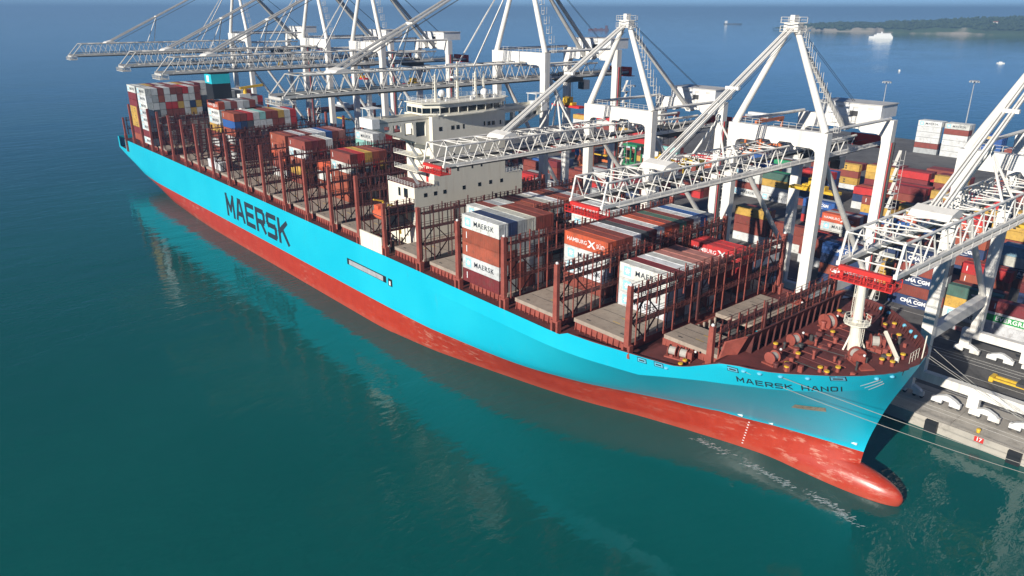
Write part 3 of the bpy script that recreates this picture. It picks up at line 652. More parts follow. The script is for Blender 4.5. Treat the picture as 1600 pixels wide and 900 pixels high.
for z in (56.15,56.5,56.85):
    for (a, c) in zip(outl, outl[1:]+outl[:1]): mbs.beam((*a,z),(*c,z),.05)
for (a, c) in zip(outl, outl[1:]+outl[:1]):
    n_ = max(1,int(math.dist(a,c)/1.8))
    for q in range(n_): t = q/n_; x = a[0]+(c[0]-a[0])*t; y = a[1]+(c[1]-a[1])*t; mbs.beam((x,y,55.8),(x,y,56.9),.06)
for a, c in ((13.6,15.6),(37.9,39.9)):
    pass
for q in range(18): y = 15.4+q*1.34; mbs.beam((174.3,y,52.6),(174.3,y,53.7),.05)
mbs.beam((174.3,15.4,53.7),(174.3,38.2,53.7),.06); mbs.beam((174.3,15.4,53.2),(174.3,38.2,53.2),.05)
part(mbs, 'railing', M_WHITE, wh, kind='stuff')
for (y, x, hm) in ((18.2,171.5,6.5),(26.75,169,9.0),(31,171,6.5),(36.0,168,6.2)):
    ms = part(MB().beam((x,y,55.8),(x,y,55.8+hm),.55,.55,0,.35,.35), 'mast', M_CREAM, ship)
    mbs = MB()
    for q in range(int(hm/.8)): mbs.box(x-.55,x+.55,y-.5,y-.44,56.2+q*.8,56.28+q*.8)
    mbs.box(x+.5,x+.56,y-.5,y-.44,55.9,55.8+hm-.4).box(x-.56,x-.5,y-.5,y-.44,55.9,55.8+hm-.4)
    part(mbs, 'ladder', M_CREAM, ms, kind='stuff')
part(MB().box(168.8,169.2,23.2,30.3,64.0,64.4), 'radar_arm', M_WHITE, ship); part(MB().box(168.4,169.6,25.0,28.4,60.9,61.3), 'radar_scanner', M_WHITE, ship)
for y, x, r in ((22.5,168,.95),(33.0,172,1.0),(29,173,.5)):
    part(MB().tube((x,y,55.8),(x,y,56.6),.35,.3,8).sphere((x,y,57.2),r,12,8), 'radome', M_WHITE, ship, smooth=True)
rr = random.Random(5)
for q in range(14):
    x, y = rr.uniform(166,173.5), rr.uniform(16,38); h_ = rr.uniform(.8,2.6); part(MB().box(x-.25,x+.25,y-.25,y+.25,55.8,55.8+h_*.4).tube((x,y,55.8+h_*.4),(x,y,55.8+h_),.07,.05,6), 'antenna', M_WHITE if q % 4 else M_DKGREY, ship)
# funnel and casing
part(MB().box(-11.8,8.6,17.0,37.0,20.2,33.0), 'engine_casing', M_DKGREY, ship)
fn = part(MB().prism([(-3.8,33.0),(5.4,33.0),(4.0,53.4),(-3.2,53.4)], 22.6, 30.2, 'y'), 'funnel', M_BLACK, ship)
part(MB().prism([(-3.40,47.9),(4.45,47.9),(4.20,51.7),(-3.30,51.7)], 22.55, 30.25, 'y'), 'band', M_CYAN, fn)
part(MB().box(-1.0,1.6,22.50,22.55,48.5,51.1), 'emblem', M_LETW, fn)
for q in range(3): part(MB().tube((-1.8+q*2.0,26.4,53.4),(-1.8+q*2.0,26.4,54.6),.5,.5,10), 'exhaust_pipe', M_DKGREY, fn)
part(MB().box(5.6,8.4,32.0,36.6,33.0,43.5), 'vent_house', M_WHITE, ship)
dv = part(MB().tube((7.0,35,43.5),(7.0,35,45.4),.8,.7,10), 'provision_crane', M_YEL, ship); part(MB().beam((7.0,33,45.8),(7.0,43,46.6),.9,1.0), 'jib', M_YEL, dv)
# lifeboat in its bay with cream side plate
part(MB().box(161.4,172.0,.25,.65,20.2,24.4), 'boat_bay_plate', M_CREAM, ship)
lb = thing('lifeboat', 'orange enclosed lifeboat hung below the bridge wing', 'lifeboat', (167, 4.4, 27.2)); vs = []
for i in range(13):
    t = i/12; x = 162.4+9.2*t; k = math.sqrt(max(.02, 1-(2*t-1)**4))
    for j in range(12): a = 2*math.pi*j/12; vs.append((x, 4.4+1.5*k*math.cos(a), 28.6+(1.35 if math.sin(a) > 0 else 1.5)*k*math.sin(a)))
mb = MB(); mb.add(vs, [(i*12+j,(i+1)*12+j,(i+1)*12+(j+1)%12,i*12+(j+1)%12) for i in range(12) for j in range(12)]+[tuple(range(12)), tuple(range(144,156))])
part(mb, 'boat_hull', M_LIFE, lb, smooth=True); part(MB().box(163.6,165.6,3.6,5.2,29.7,30.7), 'conning_cab', M_LIFE, lb); part(MB().box(162.8,171.2,2.85,2.92,28.5,28.7), 'rubbing_strake', M_DKGREY, lb)
for x in (163.5,170.5): part(MB().beam((x,6.8,24),(x,6.3,31.2),.35).beam((x,6.3,31.2),(x,3.6,32.0),.35), 'davit', M_YEL, ship)
rr = random.Random(9)
for q in range(16):
    x, y = rr.uniform(162,172.5), rr.uniform(1.6,8.6); h_ = rr.uniform(.8,2.8); part(MB().box(x-.5,x+.5,y-.4,y+.4,20.16,20.16+h_) if q % 2 else MB().tube((x,y,20.16),(x,y,20.16+h_),.5,.5,10), 'deck_machinery', [M_WHITE,M_GREY,M_CREAM,M_DKGREY][q % 4], ship)

# hull lettering and fittings
def midside(s_, h_, o_): return (67.6+s_, HALF-hull_side(67.6+s_, 9.0+h_)-o_, 9.0+h_)
for k, ch in enumerate('MAERSK'):
    mb = MB(); letter_mesh(mb, ch, k*8.55, 7.4, 8.2, 1.6, midside, -0.02); part(mb, 'letter', M_LETK, ship)
def bow_path(z):
    pts = []; u_ = 268.0; acc = 0; last = None
    while u_ < 288:
        p = (u_, HALF-hull_side(u_, z))
        if last: acc += math.dist(p, last)
        pts.append((acc, p)); last = p; u_ += .1
    return pts
def bow_place(z0, sc_=1.0):
    def f(s_, h_, o_):
        z = z0+h_; pts = bow_tab.setdefault(round(z,2), bow_path(z))
        for (a, p), (c, q) in zip(pts, pts[1:]):
            if s_ <= c: t = (s_-a)/(c-a); x = p[0]+(q[0]-p[0])*t; y = p[1]+(q[1]-p[1])*t; tx, ty = q[0]-p[0], q[1]-p[1]; l_ = math.hypot(tx,ty); return (x+ty/l_*o_, y-tx/l_*o_, z)
        return (*pts[-1][1], z)
    return f
bow_tab = {}
NAME_S = 1.5; pl = bow_place(22.0); s_ = NAME_S
for ch in 'MAERSK HANOI':
    if ch == ' ': s_ += 1.0; continue
    wd = 1.15 if ch != 'I' else .5
    mb = MB(); letter_mesh(mb, ch, s_, wd, 1.1, .2, pl, 0.0, .04); part(mb, 'letter', M_LETK, ship); s_ += wd+.3
pl = bow_place(21.6)
for k, (a, c) in enumerate(((20.2,23.6),(20.9,24.0),(21.6,24.3))):   # three raking white bars near the stem
    mb = MB(); vs = []; fs = []
    for i in range(9):
        t = i/8; sx = a+(c-a)*t; hz = 1.5-.55*k+1.1*t
        for dh in (0,.28*(0.4+.6*t)): vs.append(pl(sx, hz+dh, .05))
    mb.add(vs, [(2*i,2*i+2,2*i+3,2*i+1) for i in range(8)]); part(mb, 'bow_stripe', M_LETW, ship)
# pilot door strip
y0 = HALF-hull_side(163, 14)-.03
part(MB().box(153.9,173.6,y0-.01,y0+.2,13.2,14.9), 'shell_opening', M_BLACK, ship)
part(MB().box(155.0,172.2,y0-.05,y0+.1,13.35,14.65), 'gangway', M_GREY, ship); part(MB().box(174.6,176.4,y0-.02,y0+.2,12.9,14.8), 'pilot_door', M_BLACK, ship); part(MB().box(175.0,175.7,y0-.05,y0+.1,13.1,14.2), 'door_panel', M_WHITE, ship)
# fairlead boxes set in the hull edge
for u_, zt in ((252.2,21.2),(255.3,21.3),(268.3,24.9),(281.0,25.4)):
    zc = zt-.5; y = HALF-hull_side(u_, zc); y2 = HALF-hull_side(u_+1.8, zc)
    for nm, mt, e_, o_ in (('fairlead_frame', M_BLACK, 0, .03), ('fairlead_plate', M_BLUEP, .12, .06), ('fairlead_opening', M_DKGREY, .34, .09)):
        vs = [];
        for xx, zz in ((u_+e_,zc-.5+e_),(u_+1.7-e_,zc-.5+e_),(u_+1.7-e_,zc+.46-e_),(u_+e_,zc+.46-e_)):
            yy = HALF-hull_side(xx, zz); vs.append((xx,yy-o_,zz))
        for xx, yy, zz in list(vs): vs.append((xx,yy+.25,zz))
        part(MB().add(vs, [(0,1,2,3),(0,4,5,1),(1,5,6,2),(2,6,7,3),(3,7,4,0)]), nm, mt, ship)
for u_, z in ((257.5,20.6),(270.8,24.6),(273.0,24.7),(275.6,24.7),(278.6,24.7),(285.4,24.7),(286.6,24.7)):
    y = HALF-hull_side(u_, z); part(MB().sphere((u_,y,z),.42,10,6,zs=.55), 'fairlead_ring', M_BLUEP, ship, smooth=True)
# anchor pocket with rust and small white draught tags
mb = MB(); vs = []; ga, gb, gc, gd = (274.2,16.0),(278.6,15.9),(278.8,17.1),(275.2,17.3)
for i in range(9):
    for j in range(4):
        p, q = i/8, j/3; xx = (ga[0]*(1-p)+gb[0]*p)*(1-q)+(gd[0]*(1-p)+gc[0]*p)*q; zz = (ga[1]*(1-p)+gb[1]*p)*(1-q)+(gd[1]*(1-p)+gc[1]*p)*q; vs.append((xx, HALF-hull_side(xx,zz)-.07, zz-.05))
part(mb.add(vs, [(4*i+j,4*i+4+j,4*i+5+j,4*i+j+1) for i in range(8) for j in range(3)]), 'anchor_recess', paint('rusted_plate',(0.36,0.30,0.22),.8,.35,.8,RUST,.9), ship)
for xx, zz in ((262.5,7.6),(267.5,7.4),(281.0,8.2)): y = HALF-hull_side(xx,zz); part(MB().box(xx-.5,xx+.5,y-.12,y+.2,zz-.15,zz+.2), 'draught_tag', M_WHITE, ship)

for q in range(9):      # draught marks up the red bow
    z = .9+q*.62; xx = 262.6+.12*q; y = HALF-hull_side(xx,z); part(MB().box(xx-.16,xx+.16,y-.05,y+.1,z,z+.16), 'draught_mark', M_LETW, ship)
# ------------------------------------------------------------------ forecastle gear
pass
def winch(x, y, z, ang, drums, nm='mooring_winch', big=1.0):
    W = part(MB().box(-2.4,2.4,-1.1,1.1,0,.25), nm, M_RED, ship); W.location = (x-ORG[ship.name][0], y-ORG[ship.name][1], z-ORG[ship.name][2]); W.rotation_euler = (0,0,ang)
    me = W.data
    for v in me.vertices: v.co += Vector(ORG[ship.name])
    ORG[W.name] = (0,0,0)
    for k in range(drums):
        x0 = -1.8+k*2.0
        part(MB().tube((x0,0,1.1),(x0+1.2,0,1.1),.72*big,.72*big,14), 'rope_drum', M_ROPE if k < 2 else M_RED, W, smooth=False)
        for xx in (x0-.1,x0+1.3): part(MB().tube((xx-.06,0,1.1),(xx+.06,0,1.1),1.0*big,1.0*big,16), 'flange', M_RED, W)
        part(MB().box(x0+.3,x0+.9,-.9,.9,.25,.55), 'bed', M_RED, W)
    part(MB().box(-2.6+drums*2.0,-1.6+drums*2.0,-.55,.55,.25,1.7), 'gearbox', M_RED, W)
    part(MB().sphere((-1.2+drums*2.0,0,1.9),.22,8,5), 'lamp', M_WHITE, W)
    return W
winch(256.4, 8.6, 20.55, R(15), 2); winch(271.8, 13.2, FZ, R(85), 1); winch(270.6, 22.0, FZ, R(75), 1); winch(256.6, 46.0, 20.55, R(-35), 2)
winch(270.6, 33.5, FZ, R(70), 1, 'mooring_winch', 1.5); winch(280.4, 31.2, FZ, R(35), 1, 'windlass', 1.2); winch(281.0, 22.4, FZ, R(-35), 1, 'windlass', 1.2); winch(272.2, 40.5, FZ, R(95), 1)
boll = [(258.9,5.6),(258.6,7.2),(278.2,15.0),(279.6,14.4),(283.1,25.2),(284.6,25.6),(284.5,29.6),(280.6,37.0),(277.0,39.8),(277.9,41.4),(268.6,39.7),(272.6,29.6),(280.0,17.1),(283.1,27.6),(268.9,17.6),(274.0,12.4),(274.7,11.2),(273.3,17.0)]
bs = MB().tube((0,0,0),(0,0,.75),.32,.28,10).mesh('bollard', M_RED); bc = MB().tube((0,0,.75),(0,0,.95),.42,.38,10).mesh('bollard_cap', M_YEL)
for x, y in boll:
    z = FZ if x > 266 else 20.55; bo = link('bollard', bs, ship, (x-110, y-HALF, z)); link('cap', bc, bo)
for k, (x, y) in enumerate(((273.0,46.8),(274.9,45.7),(279.4,42.3),(281.3,40.6),(282.8,39.0))):    # pale blue rollers against the port bulwark
    h_ = hull_side(x, 24.9)-.35; part(MB().sphere((x, HALF+h_, 24.9), .36, 12, 8), 'roller_fairlead', M_BLUEP, ship, smooth=True)
rr = random.Random(12)
for q in range(70):                                                     # vents, chests and stoppers
    x = rr.uniform(269.5,283); mx_ = hull_side(x, FZ)-3; y = HALF+rr.uniform(-mx_, mx_)
    if abs(x-277.8) < 1.8 and abs(y-26.75) < 1.9: continue
    s_ = rr.uniform(.18,.7); h_ = rr.uniform(.25,1.3)
    part(MB().box(x-s_,x+s_,y-s_*.7,y+s_*.7,FZ,FZ+h_) if q % 2 else MB().tube((x,y,FZ),(x,y,FZ+h_),s_*.6,s_*.5,10).tube((x,y,FZ+h_),(x,y,FZ+h_+.25),s_*.8,s_*.7,10), 'deck_fitting', [M_RED,M_DECK,M_RED,M_DKGREY,M_RED][q % 5], ship)
for q in range(12):      # pipes and chains laid along the foredeck
    y = 13+q*2.3; x0 = 268.8+rr.uniform(0,2); x1 = min(284, 270+rr.uniform(6,12)); 
    if HALF-hull_side(x1, FZ)+2.5 > min(y, 2*HALF-y): x1 = x0+4
    part(MB().tube((x0,y,FZ+.14),(x1,y+rr.uniform(-1.4,1.4),FZ+.14),.07,.07,6), 'deck_pipe', [M_RED,M_DKGREY,M_DECK][q % 3], ship)
# foremast
fm = part(MB().tube((277.8,26.75,FZ),(277.6,26.75,28.8),1.05,.85,14).tube((277.6,26.75,28.8),(277.4,26.75,36.2),.8,.62,14), 'foremast', M_CREAM, ship, smooth=False)
part(MB().tube((277.6,26.75,29.0),(277.6,26.75,29.2),2.1,2.1,10), 'platform', M_CREAM, fm)
mbs = MB()
for q in range(10):
    a = 2*math.pi*q/10; a2 = 2*math.pi*(q+1)/10; P_ = lambda t_, z: (277.6+2.05*math.cos(t_), 26.75+2.05*math.sin(t_), z)
    mbs.beam(P_(a,29.2),P_(a,30.3),.06).beam(P_(a,30.3),P_(a2,30.3),.06).beam(P_(a,29.75),P_(a2,29.75),.05)
for z0, z1, dx in ((FZ,29.0,1.25),(30.3,36.0,-1.1)):
    mbs.beam((277.6+dx,26.4,z0),(277.6+dx,26.4,z1),.07).beam((277.6+dx,27.1,z0),(277.6+dx,27.1,z1),.07); z = z0
    while z < z1: mbs.beam((277.6+dx,26.4,z),(277.6+dx,27.1,z),.05); z += .45
part(mbs, 'mast_ladder', M_CREAM, fm, kind='stuff')
for q, (dx, dy) in enumerate(((1.6,-.9),(1.2,1.5),(-1.2,-1.2))): part(MB().beam((277.8+dx,26.75+dy,FZ),(277.6+dx*.3,26.75+dy*.3,27.5),.25), 'mast_stay', M_CREAM, fm)
part(MB().box(276.9,277.9,27.4,28.9,34.6,35.0).box(277.1,277.7,27.9,28.5,35.0,36.0), 'lamp_bracket', M_GREY, fm)
part(MB().beam((280.8,30.5,27.5),(284.3,27.8,24.9),.45), 'davit_arm', M_CREAM, ship); part(MB().tube((284.4,27.7,FZ),(284.4,27.7,25.1),.35,.35,8), 'davit_post', M_CREAM, ship)
mbs = MB()                                                              # rail at the very bow
for q in range(4): t = q/3; mbs.beam((286.0,28.6+t*3.2,FZ),(286.0,28.6+t*3.2,26.0),.05)
for z in (25.2,26.0): mbs.beam((286.0,28.6,z),(286.0,31.8,z),.05)
mbs.beam((286.6,31.9,FZ),(286.9,31.2,28.6),.16); part(mbs, 'bow_rail', M_CREAM, ship, kind='stuff')
# mooring lines
def rope(name, label, a, b_, sag, r=.042, n_=18):
    a = Vector(a); b_ = Vector(b_); mb = MB(); last = None
    for i in range(n_+1):
        t = i/n_; p = a.lerp(b_, t); p.z -= sag*4*t*(1-t)
        if last is not None: mb.tube(last, p, r, r, 5)
        last = p
    return single(mb, name, M_ROPE, label, 'rope', tuple(a))
HS_ = lambda x, z: HALF-hull_side(x, z)
rope('mooring_line', 'pale mooring line from below the ship name, lower of the two past the stem', (270.8,HS_(270.8,24.6)-.1,24.6), (331,QE+1.4,QZ+.7), 2.2)
rope('mooring_line', 'pale mooring line from near the anchor pocket, upper of the two past the stem', (275.6,HS_(275.6,24.7)-.1,24.7), (334,QE+1.4,QZ+.7), 1.2)
rope('mooring_line', 'mooring line from the port bow crossing the quay, nearer the camera', (287.2,31.4,25.2), (318,QE+1.4,QZ+.7), 1.0)
rope('mooring_line', 'mooring line from the port bow crossing the quay, beside its twin', (286.6,32.6,25.2), (320,QE+1.4,QZ+.7), 1.2)
rope('mooring_line', 'slack mooring line along the quay behind the bow', (283.6,38.4,25.2), (312,QE+1.4,QZ+.7), 1.6)

# sun glitter beside the bow, painted as white flecks lying on the water
M_GLITTER = paint('painted_glitter', (0.62,0.66,0.66), .8, .2, 1.0); mb = MB(); rr = random.Random(4)
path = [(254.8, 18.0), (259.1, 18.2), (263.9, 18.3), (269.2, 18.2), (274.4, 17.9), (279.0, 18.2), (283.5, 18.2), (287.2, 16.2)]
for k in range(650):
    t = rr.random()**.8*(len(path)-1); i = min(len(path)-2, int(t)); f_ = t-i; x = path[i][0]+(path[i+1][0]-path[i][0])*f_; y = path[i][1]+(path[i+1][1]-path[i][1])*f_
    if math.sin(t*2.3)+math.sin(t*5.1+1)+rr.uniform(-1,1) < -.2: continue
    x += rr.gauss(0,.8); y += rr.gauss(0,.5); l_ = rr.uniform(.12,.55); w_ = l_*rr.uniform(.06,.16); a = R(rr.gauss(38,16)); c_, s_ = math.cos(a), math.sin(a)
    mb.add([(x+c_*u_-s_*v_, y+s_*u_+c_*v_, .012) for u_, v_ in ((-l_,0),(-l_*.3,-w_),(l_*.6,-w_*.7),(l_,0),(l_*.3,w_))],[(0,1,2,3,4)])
setting(mb, 'painted_glitter', M_GLITTER, 'stuff')
# ------------------------------------------------------------------ ship-to-shore cranes
def crane(loc_u, big, label):
    """portal on four legs, lattice boom over the ship, A-frame with stays, machinery house; y = 60 sea rail, 90 land rail"""
    C_ = thing('quay_crane', label, 'crane', (loc_u, 75, QZ), 'ship-to-shore cranes along the quay'); U = loc_u
    ZT = 65.6 if big else 53.4; DB = 5.1; ZB = ZT-DB           # portal beam top and bottom
    bz0, bz1 = (58.0, 62.6) if big else (46.0, 50.0); HW = 10.7; lw = 2.1
    SM = M_CRANEG if big else M_CRANE; tip = -15.5 if big else 1.0; cut = 4.5 if big else 1.2; apex = (U, 61.0, 92.5 if big else 74.2); bw = 3.7
    for y in (60, 90):
        for sg in (-1, 1):
            x = U+sg*HW; mb = MB()
            mb.prism([(x-lw/2,8.6),(x+lw/2,8.6),(x+lw/2,ZB+.01),(x-lw/2,ZB+.01)], y-.9, y+.9, 'y')
            lg = part(mb, 'leg', M_CRANE, C_)
            if sg > 0 and y == 90: part(MB().box(x+lw/2,x+lw/2+.12,y-.15,y+.1,10,ZB), 'cable_run', M_SAFE, lg); part(MB().box(x+lw/2,x+lw/2+.5,y+.3,y+.8,10,ZB), 'cable_tray', M_DKGREY, lg)
        # beam with rounded haunches and a trolley notch
        a, c = U-HW-lw/2, U+HW+lw/2; i0, i1 = a+lw, c-lw
        out = [(a,ZB),(i0,ZB),(i0+.15,ZB+1.1),(i0+.6,ZB+1.5),(i0+1.4,ZB+1.75),(U-4.6,ZB+1.75),(U-3.9,ZB+2.4),(U-1.2,ZB+2.4),(U-.7,ZB+1.75),(U+.7,ZB+1.75),(U+1.2,ZB+2.4),(U+3.9,ZB+2.4),(U+4.6,ZB+1.75),(i1-1.4,ZB+1.75),(i1-.6,ZB+1.5),(i1-.15,ZB+1.1),(i1,ZB),(c,ZB),(c,ZT),(a,ZT)]
        # split into convex-ish quads so the outline fills cleanly
        mb = MB(); low = out[:18]
        for p, q in zip(low, low[1:]): 
            if abs(q[0]-p[0]) < .01: continue
            mb.add([(p[0],y-1,p[1]),(q[0],y-1,q[1]),(q[0],y-1,ZT),(p[0],y-1,ZT),(p[0],y+1,p[1]),(q[0],y+1,q[1]),(q[0],y+1,ZT),(p[0],y+1,ZT)],[(0,1,2,3),(4,7,6,5),(0,4,5,1),(2,6,7,3)])
        mb.add([(a,y-1,ZB),(a,y+1,ZB),(a,y+1,ZT),(a,y-1,ZT)],[(0,1,2,3)]).add([(c,y-1,ZB),(c,y+1,ZB),(c,y+1,ZT),(c,y-1,ZT)],[(0,1,2,3)])
        part(mb, 'portal_beam', M_CRANE, C_)
        # sill beam with equaliser openings and bogies
        mb = MB(); mb.box(a-1.6,c+1.6,y-.8,y+.8,6.8,8.61)
        for sx in (a-1.6, U-1.0, c-.4): mb.box(sx,sx+2.0,y-.75,y+.75,4.3,6.81)
        sb = part(mb, 'sill_beam', M_CRANE, C_)
        for k in range(4):
            xa = U-HW-1.0+k*7.0; part(MB().prism([(xa-2.4,3.9),(xa-1.9,4.4),(xa-.4,5.0),(xa+.4,5.0),(xa+1.9,4.4),(xa+2.4,3.9)], y-.5, y+.5, 'y'), 'equaliser', M_WHITE, sb)
            for q in (-1.7, 1.7): part(MB().box(xa+q-1.0,xa+q+1.0,y-.45,y+.45,3.1,4.0), 'bogie', M_WHITE if k % 2 else M_CRANE, sb)
            for q in (-2.4,-1.0,1.0,2.4): part(MB().tube((xa+q,y-.25,QZ+.42),(xa+q,y+.25,QZ+.42),.36,.36,12), 'wheel', M_DKGREY, sb)
    for sg in (-1, 1):      # side frames: tie beam, diagonal brace, top girder
        x = U+sg*HW
        part(MB().box(x-.8,x+.8,60.9,89.1,15.2,17.6), 'tie_beam', M_CRANE, C_)
        part(MB().tube((x,61.2,ZB-1),(x,88.6,17.8),.62,.62,12), 'diagonal_brace', M_CRANE, C_)
        part(MB().tube((x,60.6,ZT+.3),(x,89.5,ZT+.3),.38,.38,8), 'top_tie', M_CRANE, C_)
        part(MB().tube((x,60,ZT-.05),(apex[0]+sg*.9,apex[1],apex[2]-.8),.78,.6,12), 'frame_leg', M_CRANE, C_)
        if big or sg > 0: part(MB().tube((U+(sg*2.2 if big else 0),89.2,ZT-2.6),(apex[0]+(sg*.7 if big else 0),apex[1]+.6,apex[2]-.8),.62,.5,12), 'backstay', SM, C_)
    part(MB().box(U-1.6,U+1.6,59.9,62.1,apex[2]-1.4,apex[2]+.5).box(U-.5,U+.5,60.2,61.8,apex[2]+.5,apex[2]+1.9), 'apex_head', M_CRANE, C_)
    mbs = MB()
    for q in range(8):
        a = 2*math.pi*q/8; a2 = a+math.pi/4; rr_ = 2.9; P_ = lambda t_, z: (U+rr_*math.cos(t_), 61+rr_*.8*math.sin(t_), z)
        for z in (apex[2]-1.3, apex[2]+.4): mbs.beam(P_(a,z),P_(a,z+1.1),.07).beam(P_(a,z+1.1),P_(a2,z+1.1),.07).beam(P_(a,z+.55),P_(a2,z+.55),.05).beam(P_(a,z),P_(a2,z),.14)
    # ladder tower beside the frame leg
    for q in range(10):
        t = q/10; x = U+HW*(1-t)+1.3; z = ZT+t*(apex[2]-ZT-1.5); mbs.box(x-.55,x+.55,61.6,62.7,z,z+.1)
        for dx in (-.5,.5): mbs.box(x+dx-.04,x+dx+.04,61.6,61.68,z,z+2.0); mbs.box(x+dx-.04,x+dx+.04,62.6,62.68,z,z+2.0)
        mbs.box(x-.5,x+.5,61.6,61.66,z+1.0,z+1.08)
    # stair tower on the land leg
    for q in range(int((ZB-10)/3.4)):
        z = 9+q*3.4; mbs.box(U+HW+1.3,U+HW+3.2,91.0,93.4,z,z+.1); mbs.beam((U+HW+2,91.2,z),(U+HW+2,93.2,z+3.3),.7,.1)
        for dy in (91.0,93.3): mbs.box(U+HW+3.1,U+HW+3.17,dy,dy+.07,z,z+3.4); mbs.box(U+HW+1.3,U+HW+3.2,dy,dy+.06,z+1.0,z+1.08)
    # walkway and rails on the sea-side portal beam
    for z in (.55,1.1): mbs.box(U-HW,U+HW,61.0,61.06,ZT+z-.05,ZT+z)
    for q in range(13): x = U-HW+q*HW/6; mbs.box(x-.04,x+.04,61.0,61.06,ZT,ZT+1.1)
    part(mbs, 'ladders_and_rails', M_CRANEG, C_, kind='stuff')
    # boom and girder: box truss from the tip to behind the land legs
    back = 104.0; y0, y1 = tip, back
    for sg in (-1, 1):
        x = U+sg*bw
        part(MB().beam((x,y0,bz0),(x,y1,bz0),.5,.6), 'lower_chord', SM, C_)
        part(MB().box(x-.36,x+.36,y0+2,y1,bz0-.72,bz0-.36), 'trolley_rail', M_DKGREY, C_)
        part(MB().tube((x,y0+cut,bz1),(x,58.8,bz1),.2,.2,8), 'upper_chord', SM, C_)
        part(MB().tube((x,61.2,ZB+.9),(x,88.8,ZB+.9),.3,.3,8), 'upper_chord', M_CRANE, C_)
    web = MB(); pan = 4.3 if not big else 4.0; y = y0+1.0; k = 0; r_ = .11
    for sg in (-1, 1):
        x = U+sg*bw; yy = y0+.2; web.tube((x,yy,bz0),(x,y0+cut,bz1),.18,.18,6); yy = y0+cut; k = 0
        while yy < 57.5:
            web.tube((x,yy,bz1),(x,yy+pan/2,bz0),r_,r_,5); web.tube((x,yy+pan/2,bz0),(x,yy+pan,bz1),r_,r_,5)
            yy += pan; k += 1
        yy = 62.0
        while yy < 87: web.tube((x,yy,ZB+.9),(x,yy+2.2,bz0),r_,r_,5); web.tube((x,yy+2.2,bz0),(x,yy+4.4,ZB+.9),r_,r_,5); yy += 4.4
    yy = y0+cut; k = 0
    while yy < 57.5:
        web.tube((U-bw,yy,bz1),(U+bw,yy,bz1),r_,r_,5); s_ = 1 if k % 2 else -1; web.tube((U-s_*bw,yy,bz1),(U+s_*bw,yy+pan,bz1),r_*.9,r_*.9,5)
        web.tube((U-bw,yy+pan/2,bz0),(U+bw,yy+pan/2,bz0),r_,r_,5); yy += pan; k += 1
    for sg in (-1, 1):      # service walkways hung outside the chords
        x = U+sg*(bw+.95); web.box(x-.4,x+.4,y0+3,y1-2,bz0-.2,bz0-.12)
        for z in (1.05,): web.box(x+sg*.37,x+sg*.41,y0+3,y1-2,bz0-.12+z-.04,bz0-.12+z)
        yy = y0+3
        while yy < y1-2: web.box(x+sg*.37,x+sg*.41,yy-.03,yy+.03,bz0-.12,bz0+.95); yy += 3.6
    part(web, 'boom_lattice', SM, C_, kind='stuff')
    # stays and their head box on the boom
    at1 = (tip+19.5) if not big else tip+16.5; at2 = 40.0 if big else 38.0
    part(MB().prism([(at1-2.6,bz1-.2),(at1+2.4,bz1-.2),(at1+1.6,bz1+.7),(at1+.4,bz1+1.1),(at1-1.6,bz1+.6)], U-bw*.75, U+bw*.75), 'stay_box', M_CRANE, C_)
    for sg in (-1, 1):
        for q in (0,1): part(MB().beam((U+sg*(.5+.5*q if not big else 1.5+.9*q),at1,bz1+.7),(U+sg*(.35+.35*q),60.6,apex[2]-.4),.26,.4), 'forestay', SM, C_)
        if big: part(MB().beam((U+sg*bw,at2,bz1),(U+sg*.8,60.4,apex[2]-1.2),.3), 'inner_stay', M_CRANE, C_)
    t_ = .52 if not big else .36; mid = Vector((U,at1,bz1+.6)).lerp(Vector((U,60.6,apex[2]-.4)), t_)
    part(MB().box(mid.x-1.5,mid.x+1.5,mid.y-.35,mid.y+.35,mid.z-.25,mid.z+.35), 'stay_clamp', M_CRANE, C_)
    mbs = MB()
    for dx in (-.25,.25): mbs.tube((U+dx,at1+2,bz1+.2),(U+dx,60.4,apex[2]-2.4),.06,.06,4).tube((U+dx,62,apex[2]+.2),(U+dx,93,ZT+3.0),.06,.06,4).tube((U+dx*6,tip+2,bz0+.9),(U+dx*6,100,bz0+.9),.05,.05,4)
    part(mbs, 'hoist_ropes', M_DKGREY, C_, kind='stuff')
    if not big:
        tv = MB()
        for sg in (-1,1):
            for dy in (-2.2,2.2): tv.tube((U+sg*bw,at1+17+dy,bz1),(U,at1+17,bz1+7.2),.2,.2,6)
        part(tv, 'tripod', M_CRANE, C_); part(MB().sphere((U,at1+17,bz1+7.5),.55,8,6), 'sheave_head', M_CRANE, C_)
    else:
        for dy in (0, 3.0): part(MB().beam((U-bw,at1+17+dy,bz1),mid,.22), 'hanger', M_CRANE, C_)
    # red maintenance platform under the tip
    pl_ = MB().box(U-4.0,U+4.0,tip-1.0,tip+1.8,bz0-1.9,bz0-1.75).box(U-3.4,U+3.4,tip-.35,tip+.35,bz0-.7,bz0-.1)
    pl_o = part(pl_, 'tip_platform', M_SAFE if not big else M_CRANEG, C_)
    rl = MB()
    for yy in (tip-.95,tip+1.75):
        for z in (.55,1.15): rl.box(U-4.0,U+4.0,yy-.04,yy+.04,bz0-1.75+z-.07,bz0-1.75+z)
        for q in range(11): x = U-4.0+q*.8; rl.box(x-.05,x+.05,yy-.04,yy+.04,bz0-1.75,bz0-.65)
    for x in (U-3.95,U+3.95): rl.box(x-.04,x+.04,tip-1.0,tip+1.8,bz0-.72,bz0-.64)
    for x in (U-3,U,U+3): rl.box(x-.15,x+.15,tip-.15,tip+.15,bz0-1.75,bz0-.9)
    part(rl, 'platform_rails', M_SAFE if not big else M_CRANEG, pl_o, kind='stuff')
    # machinery house over the land legs, trolley and cab
    hb_ = 6.0
